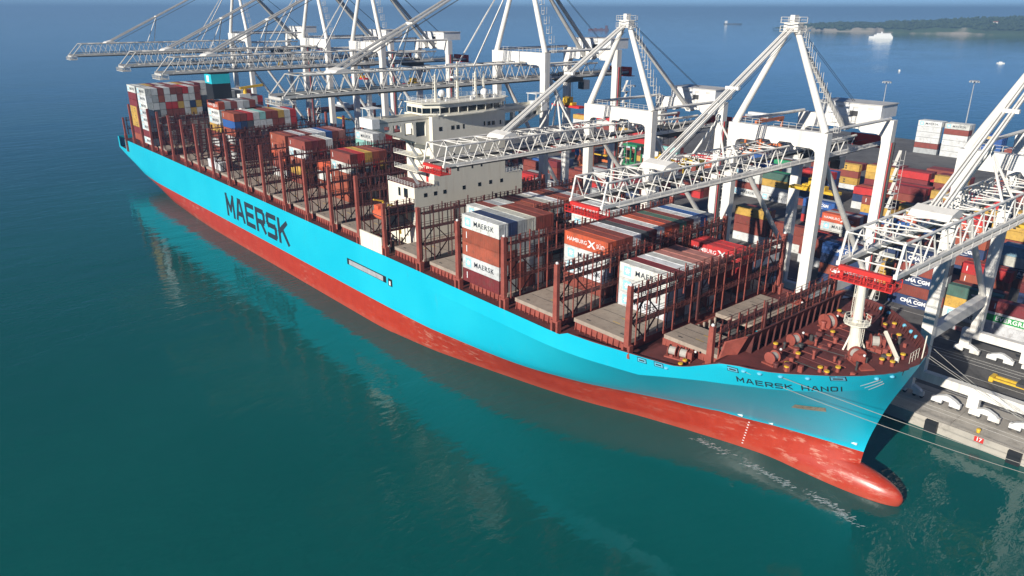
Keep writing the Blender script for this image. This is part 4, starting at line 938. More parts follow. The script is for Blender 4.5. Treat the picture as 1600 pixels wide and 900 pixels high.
    mh = part(MB().box(U-6.6,U+8.4,89.4,97.5,ZT+.02,ZT+2.9), 'machinery_house', M_WHITE, C_)
    part(MB().box(U-6.8,U+8.6,89.2,97.7,ZT+2.9,ZT+3.1), 'house_roof', M_CRANEG, mh); part(MB().box(U+1,U+3.0,89.33,89.4,ZT+.1,ZT+1.3), 'house_door', M_DKGREY, mh)
    for q in range(4): part(MB().box(U-5.6+q*3.6,U-4.2+q*3.6,89.34,89.4,ZT+1.8,ZT+2.4), 'louvre', M_CRANEG, mh)
    ty = 80.0
    tr = part(MB().box(U-3.2,U+3.2,ty-3.2,ty+3.2,bz0-1.9,bz0-.8).box(U-2.4,U+2.4,ty-2.4,ty+2.4,bz0-.8,bz0+.8), 'trolley', M_DKGREY, C_)
    part(MB().box(U+1.2,U+3.4,ty+3.3,ty+6.0,bz0-4.4,bz0-1.6), 'operator_cab', M_CRANEG, tr); part(MB().box(U+1.1,U+3.5,ty+3.22,ty+3.3,bz0-4.2,bz0-2.2), 'cab_window', M_GLASS, tr)
    part(MB().box(U-2.9,U+2.9,ty-1.0,ty+1.0,bz0-9.0,bz0-8.2).box(U-1.6,U+1.6,ty-.7,ty+.7,bz0-8.2,bz0-6.6), 'headblock', M_YEL, tr)
    mbs = MB()
    for dx in (-1.3,1.3):
        for dy in (-.6,.6): mbs.tube((U+dx,ty+dy,bz0-1.9),(U+dx,ty+dy,bz0-6.7),.05,.05,5)
    part(mbs, 'hoist_ropes', M_DKGREY, tr, kind='stuff')
    part(MB().box(U-6.1,U+6.1,ty-1.2,ty+1.2,bz0-9.7,bz0-9.05), 'spreader', M_YEL if not big else M_SAFE, tr)
    # back reach ends with a red platform
    part(MB().box(U-5,U+5,back-1.2,back+1.4,bz0-1.4,bz0-1.2).box(U-4.6,U+4.6,back-.4,back+.4,bz0-1.2,bz0+1.5), 'rear_platform', M_SAFE, C_)
    return C_
A6 = crane(239.9, False, 'white quay crane, middle of the three low ones, boom over the forward red containers')
A5 = copy_tree(A6, (194.4-239.9,0,0)); A5['label'] = 'white quay crane whose lattice boom crosses in front of the ship bridge'
A7 = copy_tree(A6, (287.3-239.9,2.5,0)); A7['label'] = 'white quay crane beside the bow with its boom over the foremast, nearest the camera'
B4 = crane(155.0, True, 'tall white quay crane right behind the ship bridge, nearest of the four tall ones')
for u_, lb_ in ((67.3,'second tall quay crane behind the bridge, boom ending above the aft containers'),(24.9,'third tall quay crane counted from the bridge, boom tip above the funnel'),(-56.2,'farthest tall quay crane at the stern, boom reaching furthest left')):
    c_ = copy_tree(B4, (u_-155.0,0,0)); c_['label'] = lb_
# ------------------------------------------------------------------ containers
CL, CW = 12.19, 2.40; ROWP = 2.5; TIER = 2.95
PAL = {'W':(.62,.63,.62),'G':(.40,.42,.42),'B':(.235,.055,.040),'M':(.19,.030,.034),'O':(.32,.080,.045),'R':(.50,.035,.035),'N':(.028,.050,.125),'L':(.030,.105,.33),
       'D':(.085,.09,.10),'Y':(.56,.35,.075),'E':(.03,.27,.12),'T':(.28,.56,.52),'H':(.52,.10,.045),'g':(.065,.135,.105),'P':(.40,.17,.14),'K':(.20,.33,.42),'C':(.55,.54,.48)}
CNAME = {'W':'white','G':'grey','B':'rust brown','M':'maroon','O':'orange brown','R':'bright red','N':'navy blue','L':'blue','D':'dark grey','Y':'yellow','E':'green','T':'pale teal','H':'orange red','g':'dark green','P':'faded pink','K':'pale blue','C':'cream'}
def box_mesh(h, ln=CL):
    """corner posts and rails with corrugated panels set back, door bars on the +x end"""
    mb = MB(); a = ln/2; w_ = CW/2; e_ = .14
    mb.box(-a+.02,a-.02,-w_+.07,w_-.07,.10,h-.07)
    n_ = int((ln-.4)/.62)
    for k in range(n_):
        x = -a+.3+(k+.5)*(ln-.6)/n_; d = (ln-.6)/n_*.27
        for sg in (-1,1): mb.add([(x-d*1.25,sg*(w_-.07),.22),(x+d*1.25,sg*(w_-.07),.22),(x+d,sg*(w_-.02),.22),(x-d,sg*(w_-.02),.22),(x-d*1.25,sg*(w_-.07),h-.2),(x+d*1.25,sg*(w_-.07),h-.2),(x+d,sg*(w_-.02),h-.2),(x-d,sg*(w_-.02),h-.2)],[(0,1,2,3),(4,7,6,5),(1,5,6,2),(2,6,7,3),(3,7,4,0)])
    for sx in (-1,1):
        for sy in (-1,1):
            x0, x1 = (a-e_,a) if sx > 0 else (-a,-a+e_); y0, y1 = (w_-e_,w_) if sy > 0 else (-w_,-w_+e_); mb.box(x0,x1,y0,y1,0,h)
        x0, x1 = (a-e_,a) if sx > 0 else (-a,-a+e_)
        for z0, z1 in ((0,.16),(h-.12,h)): mb.box(x0+.003,x1-.003,-w_+e_,w_-e_,z0+.003,z1-.003)
    for sy in (-1,1):
        y0, y1 = (w_-.1,w_) if sy > 0 else (-w_,-w_+.1)
        for z0, z1 in ((0,.16),(h-.1,h)): mb.box(-a+e_,a-e_,y0+.003,y1-.003,z0+.004,z1-.004)
    for y in (-.85,-.35,.35,.85): mb.box(a-.02,a+.01,y-.035,y+.035,.2,h-.15)
    mb.box(a-.02,a-.005,-.02,.02,.16,h-.12)
    return mb.mesh('container', M_BOX)
BOX = box_mesh(2.9); BOX20 = box_mesh(2.6, 6.06)
# lettering sets
def star_mesh():
    mb = MB(); mb.add([(-.95,-.004,-.95),(.95,-.004,-.95),(.95,-.004,.95),(-.95,-.004,.95)],[(0,1,2,3)],0)
    pts = []
    for k in range(14): a = math.pi*k/7+math.pi/2; r_ = .78 if k % 2 == 0 else .36; pts.append((r_*math.cos(a),-.009,r_*math.sin(a)))
    mb.add(pts+[(0,-.009,0)],[(k,(k+1)%14,14) for k in range(14)],1); return mb.mesh('logo', [M_STAR,M_LETW])
STAR = star_mesh(); T_MAERSK = text_mesh('MAERSK', 1.55, M_LETK, .012, 1.14, 0, 1.06); T_HS = text_mesh('HAMBURG', 1.2, M_LETW, .004, 1.0); T_SUD = text_mesh('SÜD', 1.2, M_LETW, .004, 1.0); T_CMA = text_mesh('CMA CGM', 1.35, M_LETW, .07, 1.05)
T_COSCO = text_mesh('COSCO', 1.1, M_LETK, .03, 1.6); T_EVG = text_mesh('EVERGREEN', 1.5, M_LETW, .05, 1.12); T_MSC = text_mesh('m\nsc', .95, M_LETK, .08, .9); T_SMALL = text_mesh('CAPITAL', .55, M_LETW, .03, 1.0)
mb = MB().add([(-1.0,-.008,.75),(-.45,-.008,.75),(1.2,-.008,-.75),(.65,-.008,-.75)],[(0,1,2,3)]).add([(1.0,-.012,.75),(.7,-.012,.75),(-1.2,-.012,-.75),(-.5,-.012,-.75)],[(0,1,2,3)]); HSX = mb.mesh('logo', M_LETW)
BAND = MB().add([(-6,-.003,-.85),(6,-.003,-.85),(6,-.003,.85),(-6,-.003,.85)],[(0,1,2,3)]).mesh('band', M_EVG); PANEL = MB().add([(-1.7,-.003,-.75),(1.5,-.003,-.75),(1.7,-.003,.75),(-1.5,-.003,.75)],[(0,1,2,3)]).mesh('panel', M_TAN)
mb = MB()
for q in range(10):
    a0 = math.pi*(.25+.5*q/10); a1 = math.pi*(.25+.5*(q+1)/10)
    for s_ in (1,-1): mb.add([(2.0*math.cos(a0),-.004,s_*1.15*math.sin(a0)),(2.0*math.cos(a1),-.004,s_*1.15*math.sin(a1)),(2.0*math.cos(a1),-.004,s_*1.02*math.sin(a1)),(2.0*math.cos(a0),-.004,s_*1.02*math.sin(a0))],[(0,1,2,3)])
ARCS = mb.mesh('logo', M_LETW); TAGS = MB().add([(-.12,-.004,-.7),(.12,-.004,-.7),(.12,-.004,.7),(-.12,-.004,.7)],[(0,1,2,3)]).mesh('code', M_LETW)
def brand(o, kind, h=2.9):
    z = h/2; y = -CW/2-.004
    L_ = {'m': [(STAR,'logo',-4.1,0),(T_MAERSK,'lettering',1.1,0)], 'h': [(T_HS,'lettering',-2.5,0),(HSX,'logo',1.6,0),(T_SUD,'lettering',4.1,0)], 'c': [(T_CMA,'lettering',.6,0),(ARCS,'logo',.6,0)], 'o': [(T_COSCO,'lettering',0,0)],
          'e': [(BAND,'band',0,0),(T_EVG,'lettering',0.4,0)], 's': [(T_MSC,'lettering',.3,0)], 'p': [(PANEL,'panel',.5,0)], 't': [(TAGS,'code',-4.6,.1)], 'k': [(T_SMALL,'lettering',.6,.1)]}.get(kind, [])
    for k, (me, nm, x, dz) in enumerate(L_): link(nm, me, o, (x, y-.004*k, z+dz))
REC = []    # every container: x centre, y centre, z base, colour code, brand, mesh, place text, row text, tier
ORD = ['first','second','third','fourth','fifth','sixth','seventh','eighth','ninth','tenth','eleventh','twelfth','thirteenth','fourteenth','fifteenth','sixteenth','seventeenth','eighteenth','nineteenth','twentieth']
rb = random.Random(21)
def stack(u0, y0, z0, tiers, place, brands=None, pitch=ROWP, me=None, ln=CL, seaward='sea side', tier=TIER):
    """tiers: strings from the top tier down, one letter per row counted from the open-sea side; '.' = empty, '?' = any"""
    n_ = len(tiers)
    for k, s_ in enumerate(tiers):
        t = n_-1-k
        for i, ch in enumerate(s_):
            if ch == '.': continue
            if ch == '?': ch = rb.choice('WWGBBMOBMHRLNGWB')
            bd = (brands or {}).get((t, i)) 
            if bd is None and i == 0 and ch in 'BMO': bd = 't'
            REC.append((u0+ln/2, y0+i*pitch+CW/2, z0+t*tier, ch, bd, me or BOX, place, i, t))
ROW = lambda i: HALF-26.0+.15+ROWP*i
RQ = lambda n_: '?'*n_
m5 = {(k,0):'m' for k in range(9)}
# ship, from forward to aft
stack(235.5, ROW(6), HZ+.05, ['WMWWPPP..RR','WWBGWBB..RB','WBWGBWB..BB'], 'in the foremost block on deck', {(2,0):'m',(1,0):'m',(0,0):'m',(2,9):'h',(1,9):'t'})
stack(220.0, ROW(6), HZ+.05, ['HBBWDMWHBgBWLW','WBWGBRWBBGBWLW','WBMGBRWBBGBWLG','BBMGBRWBMGBWNG'], 'in the deck block under the middle boom', {(3,0):'h',(2,0):'m',(1,0):'m',(3,7):'h'})
stack(204.5, ROW(0), HZ+.05, ['WNGCBB','OGGGGB','OBGWBD','WBBGWB','MGBBWB'], 'in the tall block at the ship side', {(4,0):'m',(1,0):'m',(3,0):'t',(2,0):'t',(0,0):'t'})
stack(204.5, ROW(13), HZ+.05, ['WWG...','WBGBWG','KGWBWB','WBBGOM'], 'in the port block ahead of the bridge', m5)
stack(189.5, ROW(5), HZ+.05, ['WBGWOBCWOBGB','WGWBMGWBOBGB','WBGBMWGBBMGB','WBGBMWGBBMGB'], 'in the long block just before the bridge', m5)
stack(117.8, ROW(6), HZ+.05, ['BRYOB','WBGRY','OWBGM','OHBWR','OBGWM'], 'in the block just aft of the bridge wing', {(3,0):'m'})
stack(88.4, ROW(6), HZ+.05, ['BMBW','WBRG','OWBB','YRWG','BOMW'], 'in the block two bays aft of the bridge', {(3,0):'m'})
stack(103.0, ROW(7), HZ+.05, ['HO','WH','OW'], 'in the low pile aft of the bridge')
stack(88.4, ROW(16), HZ+.05, ['WGRBB','TWGBB','BGWRM','WBGMB','BGWRM'], 'in the port block behind the bridge wing', {(4,0):'m'})
stack(73.7, ROW(6), HZ+.05, ['OBWBWWLBP','OBWMGGNBR','HBGWBWGMB','BOWBGWBRM','WBGBMWGBB'], 'in the broad block amidships', None)
stack(44.4, ROW(1), HZ+.05, ['W'], 'alone on the hatch covers aft of midships')
stack(59.1, ROW(9), HZ+.05, ['GW..','BWOB'], 'in the low pile aft of midships')
stack(29.9, ROW(6), HZ+.05, ['OBRWTBBYWR','LNDWWWBBWR','OBGBWMBGWB','WBGBWMBGWB','BBGMWMBGWB','WMGBWOBGRB'], 'in the first block ahead of the funnel', {(5,0):'t',(4,0):'t'})
stack(15.1, ROW(6), HZ+.05, ['HGBWGB..','WGBWGBBW','WBBGMBWG','YGBWGBBW','BGMWGBRW','WBBGMBWG','BGBWGBBW'], 'in the block beside the funnel', {(6,0):'h',(5,0):'m',(4,0):'m',(3,0):'s'})
stack(-25.6, ROW(0), HZ+.05, ['WWBWBBRWB','WGOWWBWWB','WWGRRYWNY','WDGBBBWYW','WGBWMGBWG','WBGBRWBGB','MBGWBMWGB','WMBGBWRBW'], 'in the forward of the two stern blocks', {**m5, (1,0):'t'})
stack(-25.6, ROW(13), HZ+.05, ['.GDWB..','WGDBWWR','BGWBBWM','GWBMBGR','WBGBWBM','BWMGBWB','WBGBWBM'], 'in the port stern block beyond the funnel')
stack(-39.8, ROW(0), HZ+.05, ['WGYMCBWYBWMWC','MBGWBMWGBBGWB','MGBWMBGWBBMGW','YBGWBMWGBBGWB','YGBWMBGWBBMGW','YBGWBMWGBBGWB','MGBWMBGWBBMGW','OBGWBMWGBBGWB'], 'in the aftmost stern block', {(7,0):'m',(4,0):'s',(3,0):'s',(2,0):'s'})
# ------------------------------------------------------------------ yard stacks: long sides face the water
YP = 2.75
def yard(u0, y0, tiers, place, brands=None, me=None, ln=CL): stack(u0, y0, QZ, tiers, place, brands, YP, me, ln)
# front line beside the bow
yard(248.3, 112.4, ['NNG','BND','NBG','BND','NGB'], 'on the quay stack facing the bow', {(4,0):'c',(2,0):'c',(0,0):'c',(3,0):'t'}); 
yard(262.6, 112.4, ['gB','YB','WB'], 'on the low stack beside the bow crane leg', {(1,0):'s',(0,0):'m',(2,0):'k'})
yard(273.4, 108.6, ['M','W','W'], 'on the stack behind the bow crane', {(1,0):'e'})
yard(287.0, 108.6, ['M','G','W'], 'at the right edge behind the bow crane', {(1,0):'e'})
yard(228.0, 112.4, ['LN.','NLN','ONL','NBN'], 'on the blue stack behind the middle crane', {(3,0):'c',(1,0):'c'})
yard(241.0, 118.0, ['YY','YY','YY'], 'on the yellow stack behind the red tip platform', {(2,0):'s',(1,0):'s'}, BOX20, 6.06)
yard(215.0, 124.0, ['BBB','BMB','WBB'], 'behind the middle crane legs')
yard(186.5, 131.0, ['YB','BG','BR','WB'], 'on the stack beyond the forward port rail', {(3,0):'s',(2,0):'s'})
yard(199.5, 132.0, ['B.','BR','WB'], 'beside the yellow stack beyond the port rail')
# rows further in
yard(160.5, 189.5, ['gE','YB','WG','WB'], 'on the green-topped stack between crane legs', {(2,0):'s',(0,0):'m'})
yard(147.0, 189.5, ['WW','WB','BW','WW'], 'on the white stack left of the green-topped one', {(3,0):'m',(2,0):'m',(0,0):'m'})
yard(176.0, 192.0, ['RRL','NLN','LNB','NBL','BLN'], 'on the dark blue stack behind the middle crane', None)
yard(205.0, 156.0, ['HGB','WBG','CBB'], 'on the stack right of the middle crane leg', {(2,0):'h',(1,0):'m'})
yard(218.5, 152.0, ['CG','WB'], 'on the low pale stack beside the middle crane', {(0,0):'o'})
yard(205.0, 140.0, ['RB','CW'], 'on the low stack before the rear leg', {(1,0):'t'})
yard(232.0, 146.0, ['BB','NN','GW'], 'behind the front blue stack', {(2,0):'t'})
yard(246.0, 150.0, ['OB','NB','BR','NB'], 'behind the stack facing the bow', {(2,0):'c',(3,0):'t'})
yard(262.0, 150.0, ['KG','CW','NB','BR'], 'behind the bow crane beams', {(1,0):'c'})
yard(277.0, 150.0, ['RB','KG','CW','NB','BR'], 'at the right edge behind bow crane beams', {(3,0):'o'})
yard(222.0, 176.0, ['YB','HB','LB','OB'], 'in the third line beside the middle crane', {(3,0):'s',(2,0):'h',(1,0):'p'})
yard(208.0, 178.0, ['B.','YR','LB','OG'], 'in the third yard line behind the middle crane', {(2,0):'s',(1,0):'p'})
yard(236.0, 178.0, ['RB','HB','GB','WB'], 'in the third yard line behind the bow boom', {(2,0):'h',(0,0):'m',(3,0):'t'})
yard(250.0, 180.0, ['Y','Y','B','M'], 'in the third yard line behind the bow portal', {(3,0):'s'})
yard(182.0, 236.0, ['YBM','YBB','MBM','MRB'], 'on the yellow-topped stack mid yard', {(3,0):'s',(2,0):'s'})
yard(195.5, 236.0, ['RBM','MBM','HRB','LBM'], 'on the red stack mid yard', {(3,0):'t',(1,0):'h',(0,0):'p'})
yard(168.5, 232.0, ['YMB','BMM','YBM','WBB'], 'on the stack under the middle crane trolley', {(3,0):'s',(1,0):'s'})
yard(210.0, 236.0, ['YBM','BYB','PMB','GBM'], 'on the stack behind the bow crane top', {(3,0):'s'})
yard(154.5, 240.0, ['BMB','WBM','BBW'], 'left of the stack under the middle trolley')
yard(120.0, 214.0, ['RML','WLB','LBN'], 'in the far left yard behind the crane', None)
yard(106.0, 214.0, ['RWB','HYB','BBL'], 'in the left yard, with an orange red side', {(1,0):'h',(2,1):'m'})
yard(92.0, 205.0, ['TB.','WWB','HYB','BBN'], 'in the left yard under a pale teal top', {(2,0):'m',(1,0):'h'})
yard(78.0, 210.0, ['MBL','WGN','BLB'], 'in the left yard behind the second crane', {(1,0):'m'})
yard(64.0, 214.0, ['RB','WW','BM','YB'], 'in the left yard near the far water', {(2,0):'m'})
yard(-34.0, 272.0, ['YR','WB','BM'], 'on the stack at the yard corner', {(1,0):'m'})
yard(-20.0, 280.0, ['R.','WB','BM'], 'on the stack beside the yard corner', {(1,0):'m'})
yard(36.0, 246.0, ['RB.','WWB','BBM'], 'in the far yard beside the fourth crane', {(1,0):'m'})
yard(22.0, 250.0, ['Y..','WGB','BMB'], 'in the far yard left of the fourth crane')
yard(132.0, 170.0, ['BOM','RBB'], 'close behind the port rail under the middle boom')
yard(118.0, 160.0, ['OBB','HOB'], 'behind the port rail left of the middle boom')
# middle lines that close the gaps
yard(190.0, 170.0, ['LG','NB','RW'], 'beside the middle crane sea leg, second line', {(2,0):'c'})
yard(192.5, 204.0, ['RHB','NLB','WBG'], 'in the fourth line left of the land leg', {(1,0):'t'})
yard(206.5, 206.0, ['MRB','BMY','YBG','WGB'], 'in the fourth yard line behind the land leg', {(1,0):'s',(0,0):'m'})
yard(220.5, 206.0, ['YBM','OHR','LNB','CGB'], 'in the fourth line right of the land leg', {(3,0):'s',(2,0):'h',(1,0):'p'})
yard(234.5, 206.0, ['RMB','YBB','HBM','GWB'], 'in the fourth yard line beyond the bow boom', {(2,0):'s',(1,0):'h'})
yard(248.5, 208.0, ['YYB','BMB','MBM'], 'in the fourth yard line behind the bow portal', {(2,0):'s'})
yard(224.0, 262.0, ['BMY','MBM','BRB'], 'in the fifth yard line at the right', None)
yard(196.0, 264.0, ['BMB','RBM','BMR'], 'in the fifth yard line behind the red stack', None)
yard(140.0, 214.0, ['LBN','WGB','BRB'], 'in the far yard beside the blue stack', None)
yard(132.0, 246.0, ['EBW','GLB'], 'under the far orange gantry, green top', None)
yard(116.0, 250.0, ['LWB','BYG'], 'under the far orange gantry, blue top', None)
yard(50.0, 190.0, ['LBN','OHB'], 'behind the second low crane, near orange legs', None)
yard(20.0, 200.0, ['WMB','BGR'], 'behind the fourth tall crane land legs', None)
yard(258.0, 134.0, ['RB','OB','BM'], 'between the bow stack lines, nearer the leg', {(2,0):'t',(1,0):'t'})
yard(272.0, 138.0, ['BN','MB','NB'], 'between the bow stack lines, further right', {(0,0):'c'})
yard(212.0, 188.0, ['YR','BB','HG'], 'between the third and fourth yard lines', {(2,0):'s',(0,0):'h'})
yard(226.0, 190.0, ['LB','RY','WB'], 'right of the pair between yard lines', {(2,0):'p',(0,0):'m'})
yard(240.0, 192.0, ['BR','YB','EB'], 'behind the bow boom between yard lines', {(1,0):'s'})
yard(218.0, 134.0, ['NB','LB'], 'in the low blue pile before the land leg', {(1,0):'c'})
yard(176.0, 256.0, ['MBB','YRB','BMB'], 'behind the stack under the middle trolley', {(1,0):'s'})
for k in range(9):
    yard(14.0+14.2*k, 116.0+2.0*(k % 3), [['?','??','???'][k % 3]+'.', '????', '????'][(k*2) % 2:], 'in the '+ORD[k]+' quayside pile behind the bridge', None)
for k in range(8):
    yard(8.0+15.0*k, 148.0+3.0*(k % 2), ['?.??', '????'] if k % 2 else ['????','????','????'], 'in the '+ORD[k]+' inner pile behind the bridge', None)
# far tall stacks at the outer edge
yard(154.5, 352.0, ['WWW','WWW','WWW','WWW','BBW','GGW'], 'on the tall white stack by far water', {(5,0):'m',(4,0):'m',(3,0):'m',(2,0):'m',(0,0):'o'})
yard(168.4, 352.0, ['WWW','BBW','WWW','WOW','WWW','WWW'], 'on the second tall stack by far water', {(5,0):'m',(3,0):'m',(2,0):'m',(1,0):'m'})
yard(186.5, 346.0, ['LLL','LLL','LLL','LLL','LLL'], 'on the all blue stack by the far water', {(k,0):'p' for k in range(5)})
yard(200.5, 346.0, ['BWB','WBW','BWB'], 'right of the blue stack by the far water')
# keep what can be seen: drop boxes closed in on their sea side, bow side and top
keep = []
for r_ in REC:
    x, y, z = r_[:3]; cov = [False, False, False]; pit = YP if z < 15 or y > 60 else ROWP
    for q in REC:
        if q is r_ or q[6] != r_[6]: continue
        if abs(q[2]-z) < .4 and abs(q[1]-(y-pit)) < .5: cov[0] = True
        if abs(q[1]-y) < .5 and q[2]-z > 2 and q[2]-z < 3.5: cov[1] = True
    front = any(abs(q[1]-y) < 2.2 and abs(q[2]-z) < 1.6 and 11.5 < q[0]-x < 15.3 for q in REC)
    if cov[0] and cov[1] and front: continue
    keep.append(r_)
from collections import Counter
def score(r_):
    d = (Vector(r_[:3])-Vector(CAM)).length; s_ = 1.0
    if r_[1] > 60: s_ *= .8
    if r_[7] == 0: s_ *= 1.6          # shows its long side
    if r_[4] and r_[4] != 't': s_ *= 3
    tops = TOPS[r_[6]]
    if r_[8] == tops: s_ *= 1.5
    if r_[8] == 0 and r_[7] > 0: s_ *= .4
    if r_[7] > 0 and r_[8] < tops-1 and r_[1] < 60: s_ *= .5
    return s_/d/d
TOPS = {}
for q in keep: TOPS[q[6]] = max(TOPS.get(q[6],0), q[8])
keep = sorted(keep, key=score, reverse=True)
solo, rest = keep[:300], keep[300:]
tiers_in = {}; rows_in = {}
for r_ in keep: tiers_in[r_[6]] = max(tiers_in.get(r_[6],0), r_[8]+1)
BR = {'m':' lettered','h':' lettered','c':' lettered','e':' green-banded','o':' lettered','s':'','p':' panelled'}
for r_ in solo:
    o = link('container', r_[5], None, (r_[0], r_[1], r_[2])); c_ = PAL[r_[3]]; k = rb.uniform(.86,1.12); o.color = (c_[0]*k, c_[1]*k, c_[2]*k*rb.uniform(.95,1.05), 1)
    t_ = 'top' if r_[8] == tiers_in[r_[6]]-1 else ('bottom' if r_[8] == 0 else ORD[r_[8]])
    row = 'seaward row' if r_[7] == 0 else ORD[r_[7]]+' row'
    place = r_[6]
    tag(o, f"{CNAME[r_[3]]} container, {t_} tier, {row}, {place}", 'container', 'containers stacked on the ship' if r_[1] < 60 else 'containers stacked in the yard')
    if r_[4]: brand(o, r_[4], 2.9 if r_[5] is BOX else 2.6)
# the many smaller ones left over are one mass per colour held in a single mesh
mb = MB(); cols = sorted(set(r_[3] for r_ in rest)); mats = []
for ch in cols:
    mats.append(paint('stack_paint_'+CNAME[ch].replace(' ','_'), PAL[ch], .6, .16, .35, (.11,.075,.055), .42))
for r_ in rest:
    a = (CL if r_[5] is BOX else 6.06)/2; mb.box(r_[0]-a,r_[0]+a,r_[1]-CW/2+.03,r_[1]+CW/2-.03,r_[2]+.03,r_[2]+2.82, cols.index(r_[3]))
setting(mb, 'stacked_containers', mats, 'stuff')
# ------------------------------------------------------------------ yard machines and lamps
def yard_crane(label, u_, v_, mat, span, ht, ln=9.0, spread_m=M_YEL):
    C_ = thing('yard_gantry', label, 'gantry crane', (u_, v_, QZ), 'gantry cranes in the yard')
    for sx in (0, ln):
        for sy in (0, span):
            part(MB().box(u_+sx-.5,u_+sx+.5,v_+sy-.6,v_+sy+.6,QZ+1.3,ht), 'leg', mat, C_)
    for sy in (0, span):
        part(MB().box(u_-1.6,u_+ln+1.6,v_+sy-.7,v_+sy+.7,QZ+.75,QZ+1.9), 'sill', mat, C_)
        for q in (-.8, 1.2, ln-1.2, ln+.8): part(MB().tube((u_+q,v_+sy-.3,QZ+.62),(u_+q,v_+sy+.3,QZ+.62),.6,.6,12), 'wheel', M_DKGREY, C_)
        part(MB().box(u_+.2,u_+ln-.2,v_+sy-.45,v_+sy+.45,ht-1.2,ht-.2), 'tie', mat, C_)
    for sx in (0, ln): part(MB().box(u_+sx-.6,u_+sx+.6,v_-1,v_+span+1,ht,ht+1.7), 'girder', mat, C_)
    tr = part(MB().box(u_-.4,u_+ln+.4,v_+span*.4,v_+span*.4+4,ht+1.7,ht+2.9), 'trolley', M_GREY, C_)
    part(MB().box(u_+1,u_+ln-1,v_+span*.4+.6,v_+span*.4+3.4,ht+2.9,ht+4.2), 'winch_house', M_WHITE, tr)
    part(MB().box(u_-1.5,u_+ln+1.5,v_+span*.4+1,v_+span*.4+3,ht-5.5,ht-4.9), 'spreader', spread_m, tr)
    mbs = MB()
    for z in (.6,1.1):
        for sx in (-.6, ln+.6): mbs.box(u_+sx-.03,u_+sx+.03,v_,v_+span,ht+1.7+z-.05,ht+1.7+z)
    part(mbs, 'handrails', M_GREY, C_, kind='stuff'); return C_
yard_crane('orange yard gantry beyond the middle crane, long girders over the far stacks', 84, 282, M_ORANGE, 26, 18.5, 14)
yard_crane('orange yard gantry left of the middle crane legs', 100, 246, M_ORANGE, 24, 16.5, 9)
yard_crane('orange gantry with bright legs behind the second low crane', 66, 178, M_ORANGE, 18, 14, 8)
yard_crane('dark red rail gantry behind the farthest crane legs', -88, 108, M_DKRED, 44, 21, 12)
yard_crane('dark red rail gantry behind the tall crane legs amidships', -40, 150, M_DKRED, 34, 18, 10)
yard_crane('rust red gantry left of the fourth tall crane', 30, 262, M_RED, 26, 17, 10)
def mast(label, u_, v_, top):
    M_ = thing('light_mast', label, 'lamp mast', (u_, v_, QZ), 'floodlight masts'); part(MB().tube((u_,v_,QZ),(u_,v_,top),.42,.2,10), 'pole', M_GREY, M_)
    part(MB().tube((u_,v_,top),(u_,v_,top+.3),2.4,2.4,12), 'ring', M_GREY, M_)
    for q in range(8): a = math.pi*q/4; part(MB().box(u_+2.3*math.cos(a)-.4,u_+2.3*math.cos(a)+.4,v_+2.3*math.sin(a)-.3,v_+2.3*math.sin(a)+.3,top-.7,top), 'floodlight', M_GREY, M_)
mast('tall floodlight mast behind the far white stacks', 167.5, 384, 40); mast('floodlight mast beyond the machinery house of the middle crane', 118, 388, 36); mast('slim floodlight mast left of the second low crane', 34, 250, 36)
# straddle carriers and tractors
def straddle(label, u_, v_, mat):
    S_ = thing('straddle_carrier', label, 'straddle carrier', (u_, v_, QZ), 'straddle carriers')
    for sy in (0, 4.6):
        for sx in (0, 3.0, 6.0, 9.0): part(MB().tube((u_+sx,v_+sy-.25,QZ+.75),(u_+sx,v_+sy+.25,QZ+.75),.74,.74,12), 'wheel', M_DKGREY, S_)
        part(MB().box(u_-.6,u_+9.6,v_+sy-.4,v_+sy+.4,QZ+1.3,QZ+2.2), 'sill', mat, S_)
        for sx in (1, 8): part(MB().box(u_+sx-.35,u_+sx+.35,v_+sy-.35,v_+sy+.35,QZ+2.2,QZ+11), 'leg', mat, S_)
    part(MB().box(u_,u_+9,v_-.5,v_+5.1,QZ+11,QZ+12), 'top_frame', mat, S_); part(MB().box(u_+7.6,u_+9.2,v_-.2,v_+1.4,QZ+9,QZ+11), 'cab', M_GLASS, S_)
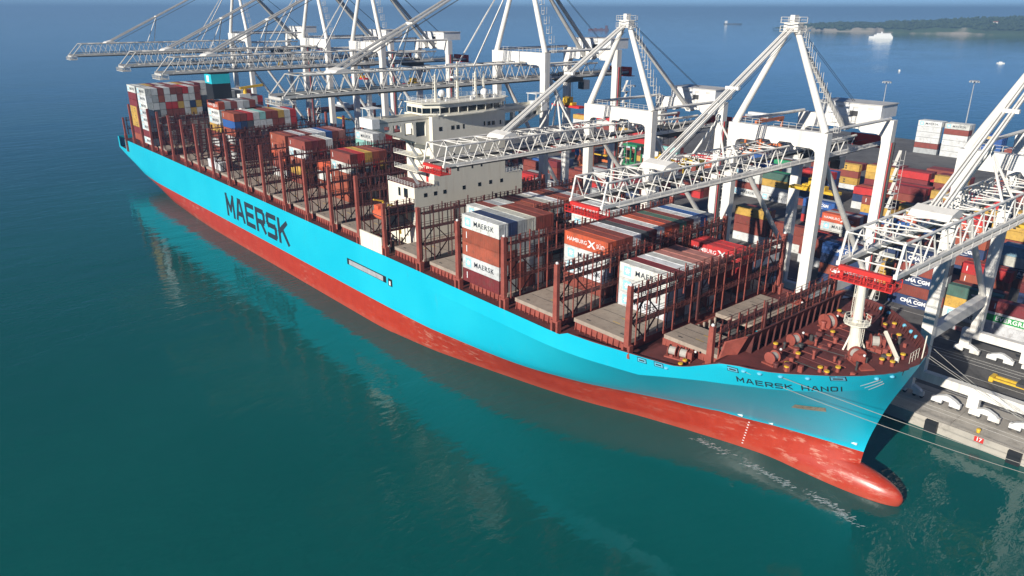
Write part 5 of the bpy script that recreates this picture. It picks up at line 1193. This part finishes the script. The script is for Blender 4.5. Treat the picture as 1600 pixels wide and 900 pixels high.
straddle('yellow straddle carrier between the stacks behind the bridge', 122, 186, M_YEL); straddle('green straddle carrier left of the second low crane leg', 78, 196, paint('machine_green',(.03,.22,.09),.5,.15,.5))
# spare yellow spreader on the apron and a row of yard tractors
S_ = thing('spreader', 'yellow container spreader parked on the quay near the bow crane', 'spreader', (291, 82, QZ))
part(MB().box(284.6,296.8,81.4,82.0,QZ+.5,QZ+.9).box(284.6,296.8,83.0,83.6,QZ+.5,QZ+.9), 'beam', M_YEL, S_)
for x in (284.4,296.4): part(MB().box(x-.3,x+.5,81.2,83.8,QZ+.02,QZ+1.1), 'end_frame', M_YEL, S_)
part(MB().box(289.2,292.2,81.0,84.0,QZ+.9,QZ+1.6), 'middle_frame', M_DKGREY, S_)
def tractor(label, x, y, col, ang):
    T_ = thing('yard_tractor', label, 'truck', (x, y, QZ), 'yard tractors'); ORG[T_.name] = (0,0,0)
    part(MB().box(-3,2.6,-1.15,1.15,.7,1.2), 'chassis', M_DKGREY, T_); cb_ = part(MB().prism([(.8,1.2),(2.6,1.2),(2.6,2.0),(2.2,3.1),(.8,3.1)], -1.1, 1.1, 'y'), 'cab', col, T_); part(MB().prism([(2.615,2.05),(2.56,2.05),(2.2,2.95),(2.26,2.95)], -.95, .95, 'y'), 'windscreen', M_GLASS, cb_)
    part(MB().box(-14.5,-2.0,-1.2,1.2,1.25,1.55), 'trailer', M_SAFE, T_)
    for px in (-13.4,-12.1,-2.2,1.9):
        for py in (-.95,.95): part(MB().tube((px,py-.18,.52),(px,py+.18,.52),.52,.52,12), 'wheel', M_BLACK, T_)
    T_.rotation_euler = (0,0,ang)
tractor('white yard tractor with a red trailer on the lane behind the bow crane', 286, 100.5, M_WHITE, R(180)); tractor('yellow yard tractor on the lane beside the middle crane', 214, 103, M_YEL, 0)
mb = MB()      # red and white barrier behind the bow crane
for k in range(10): mb.box(262+k*3.2,265.2+k*3.2,105.2,105.7,QZ+.01,QZ+.9, k % 2)
single(mb, 'barrier', [paint('barrier_pink_red',(.55,.20,.20),.7,.1,.5), M_WHITE], 'low red and white striped barrier along the front stack', 'barrier', (278,105.4,QZ))
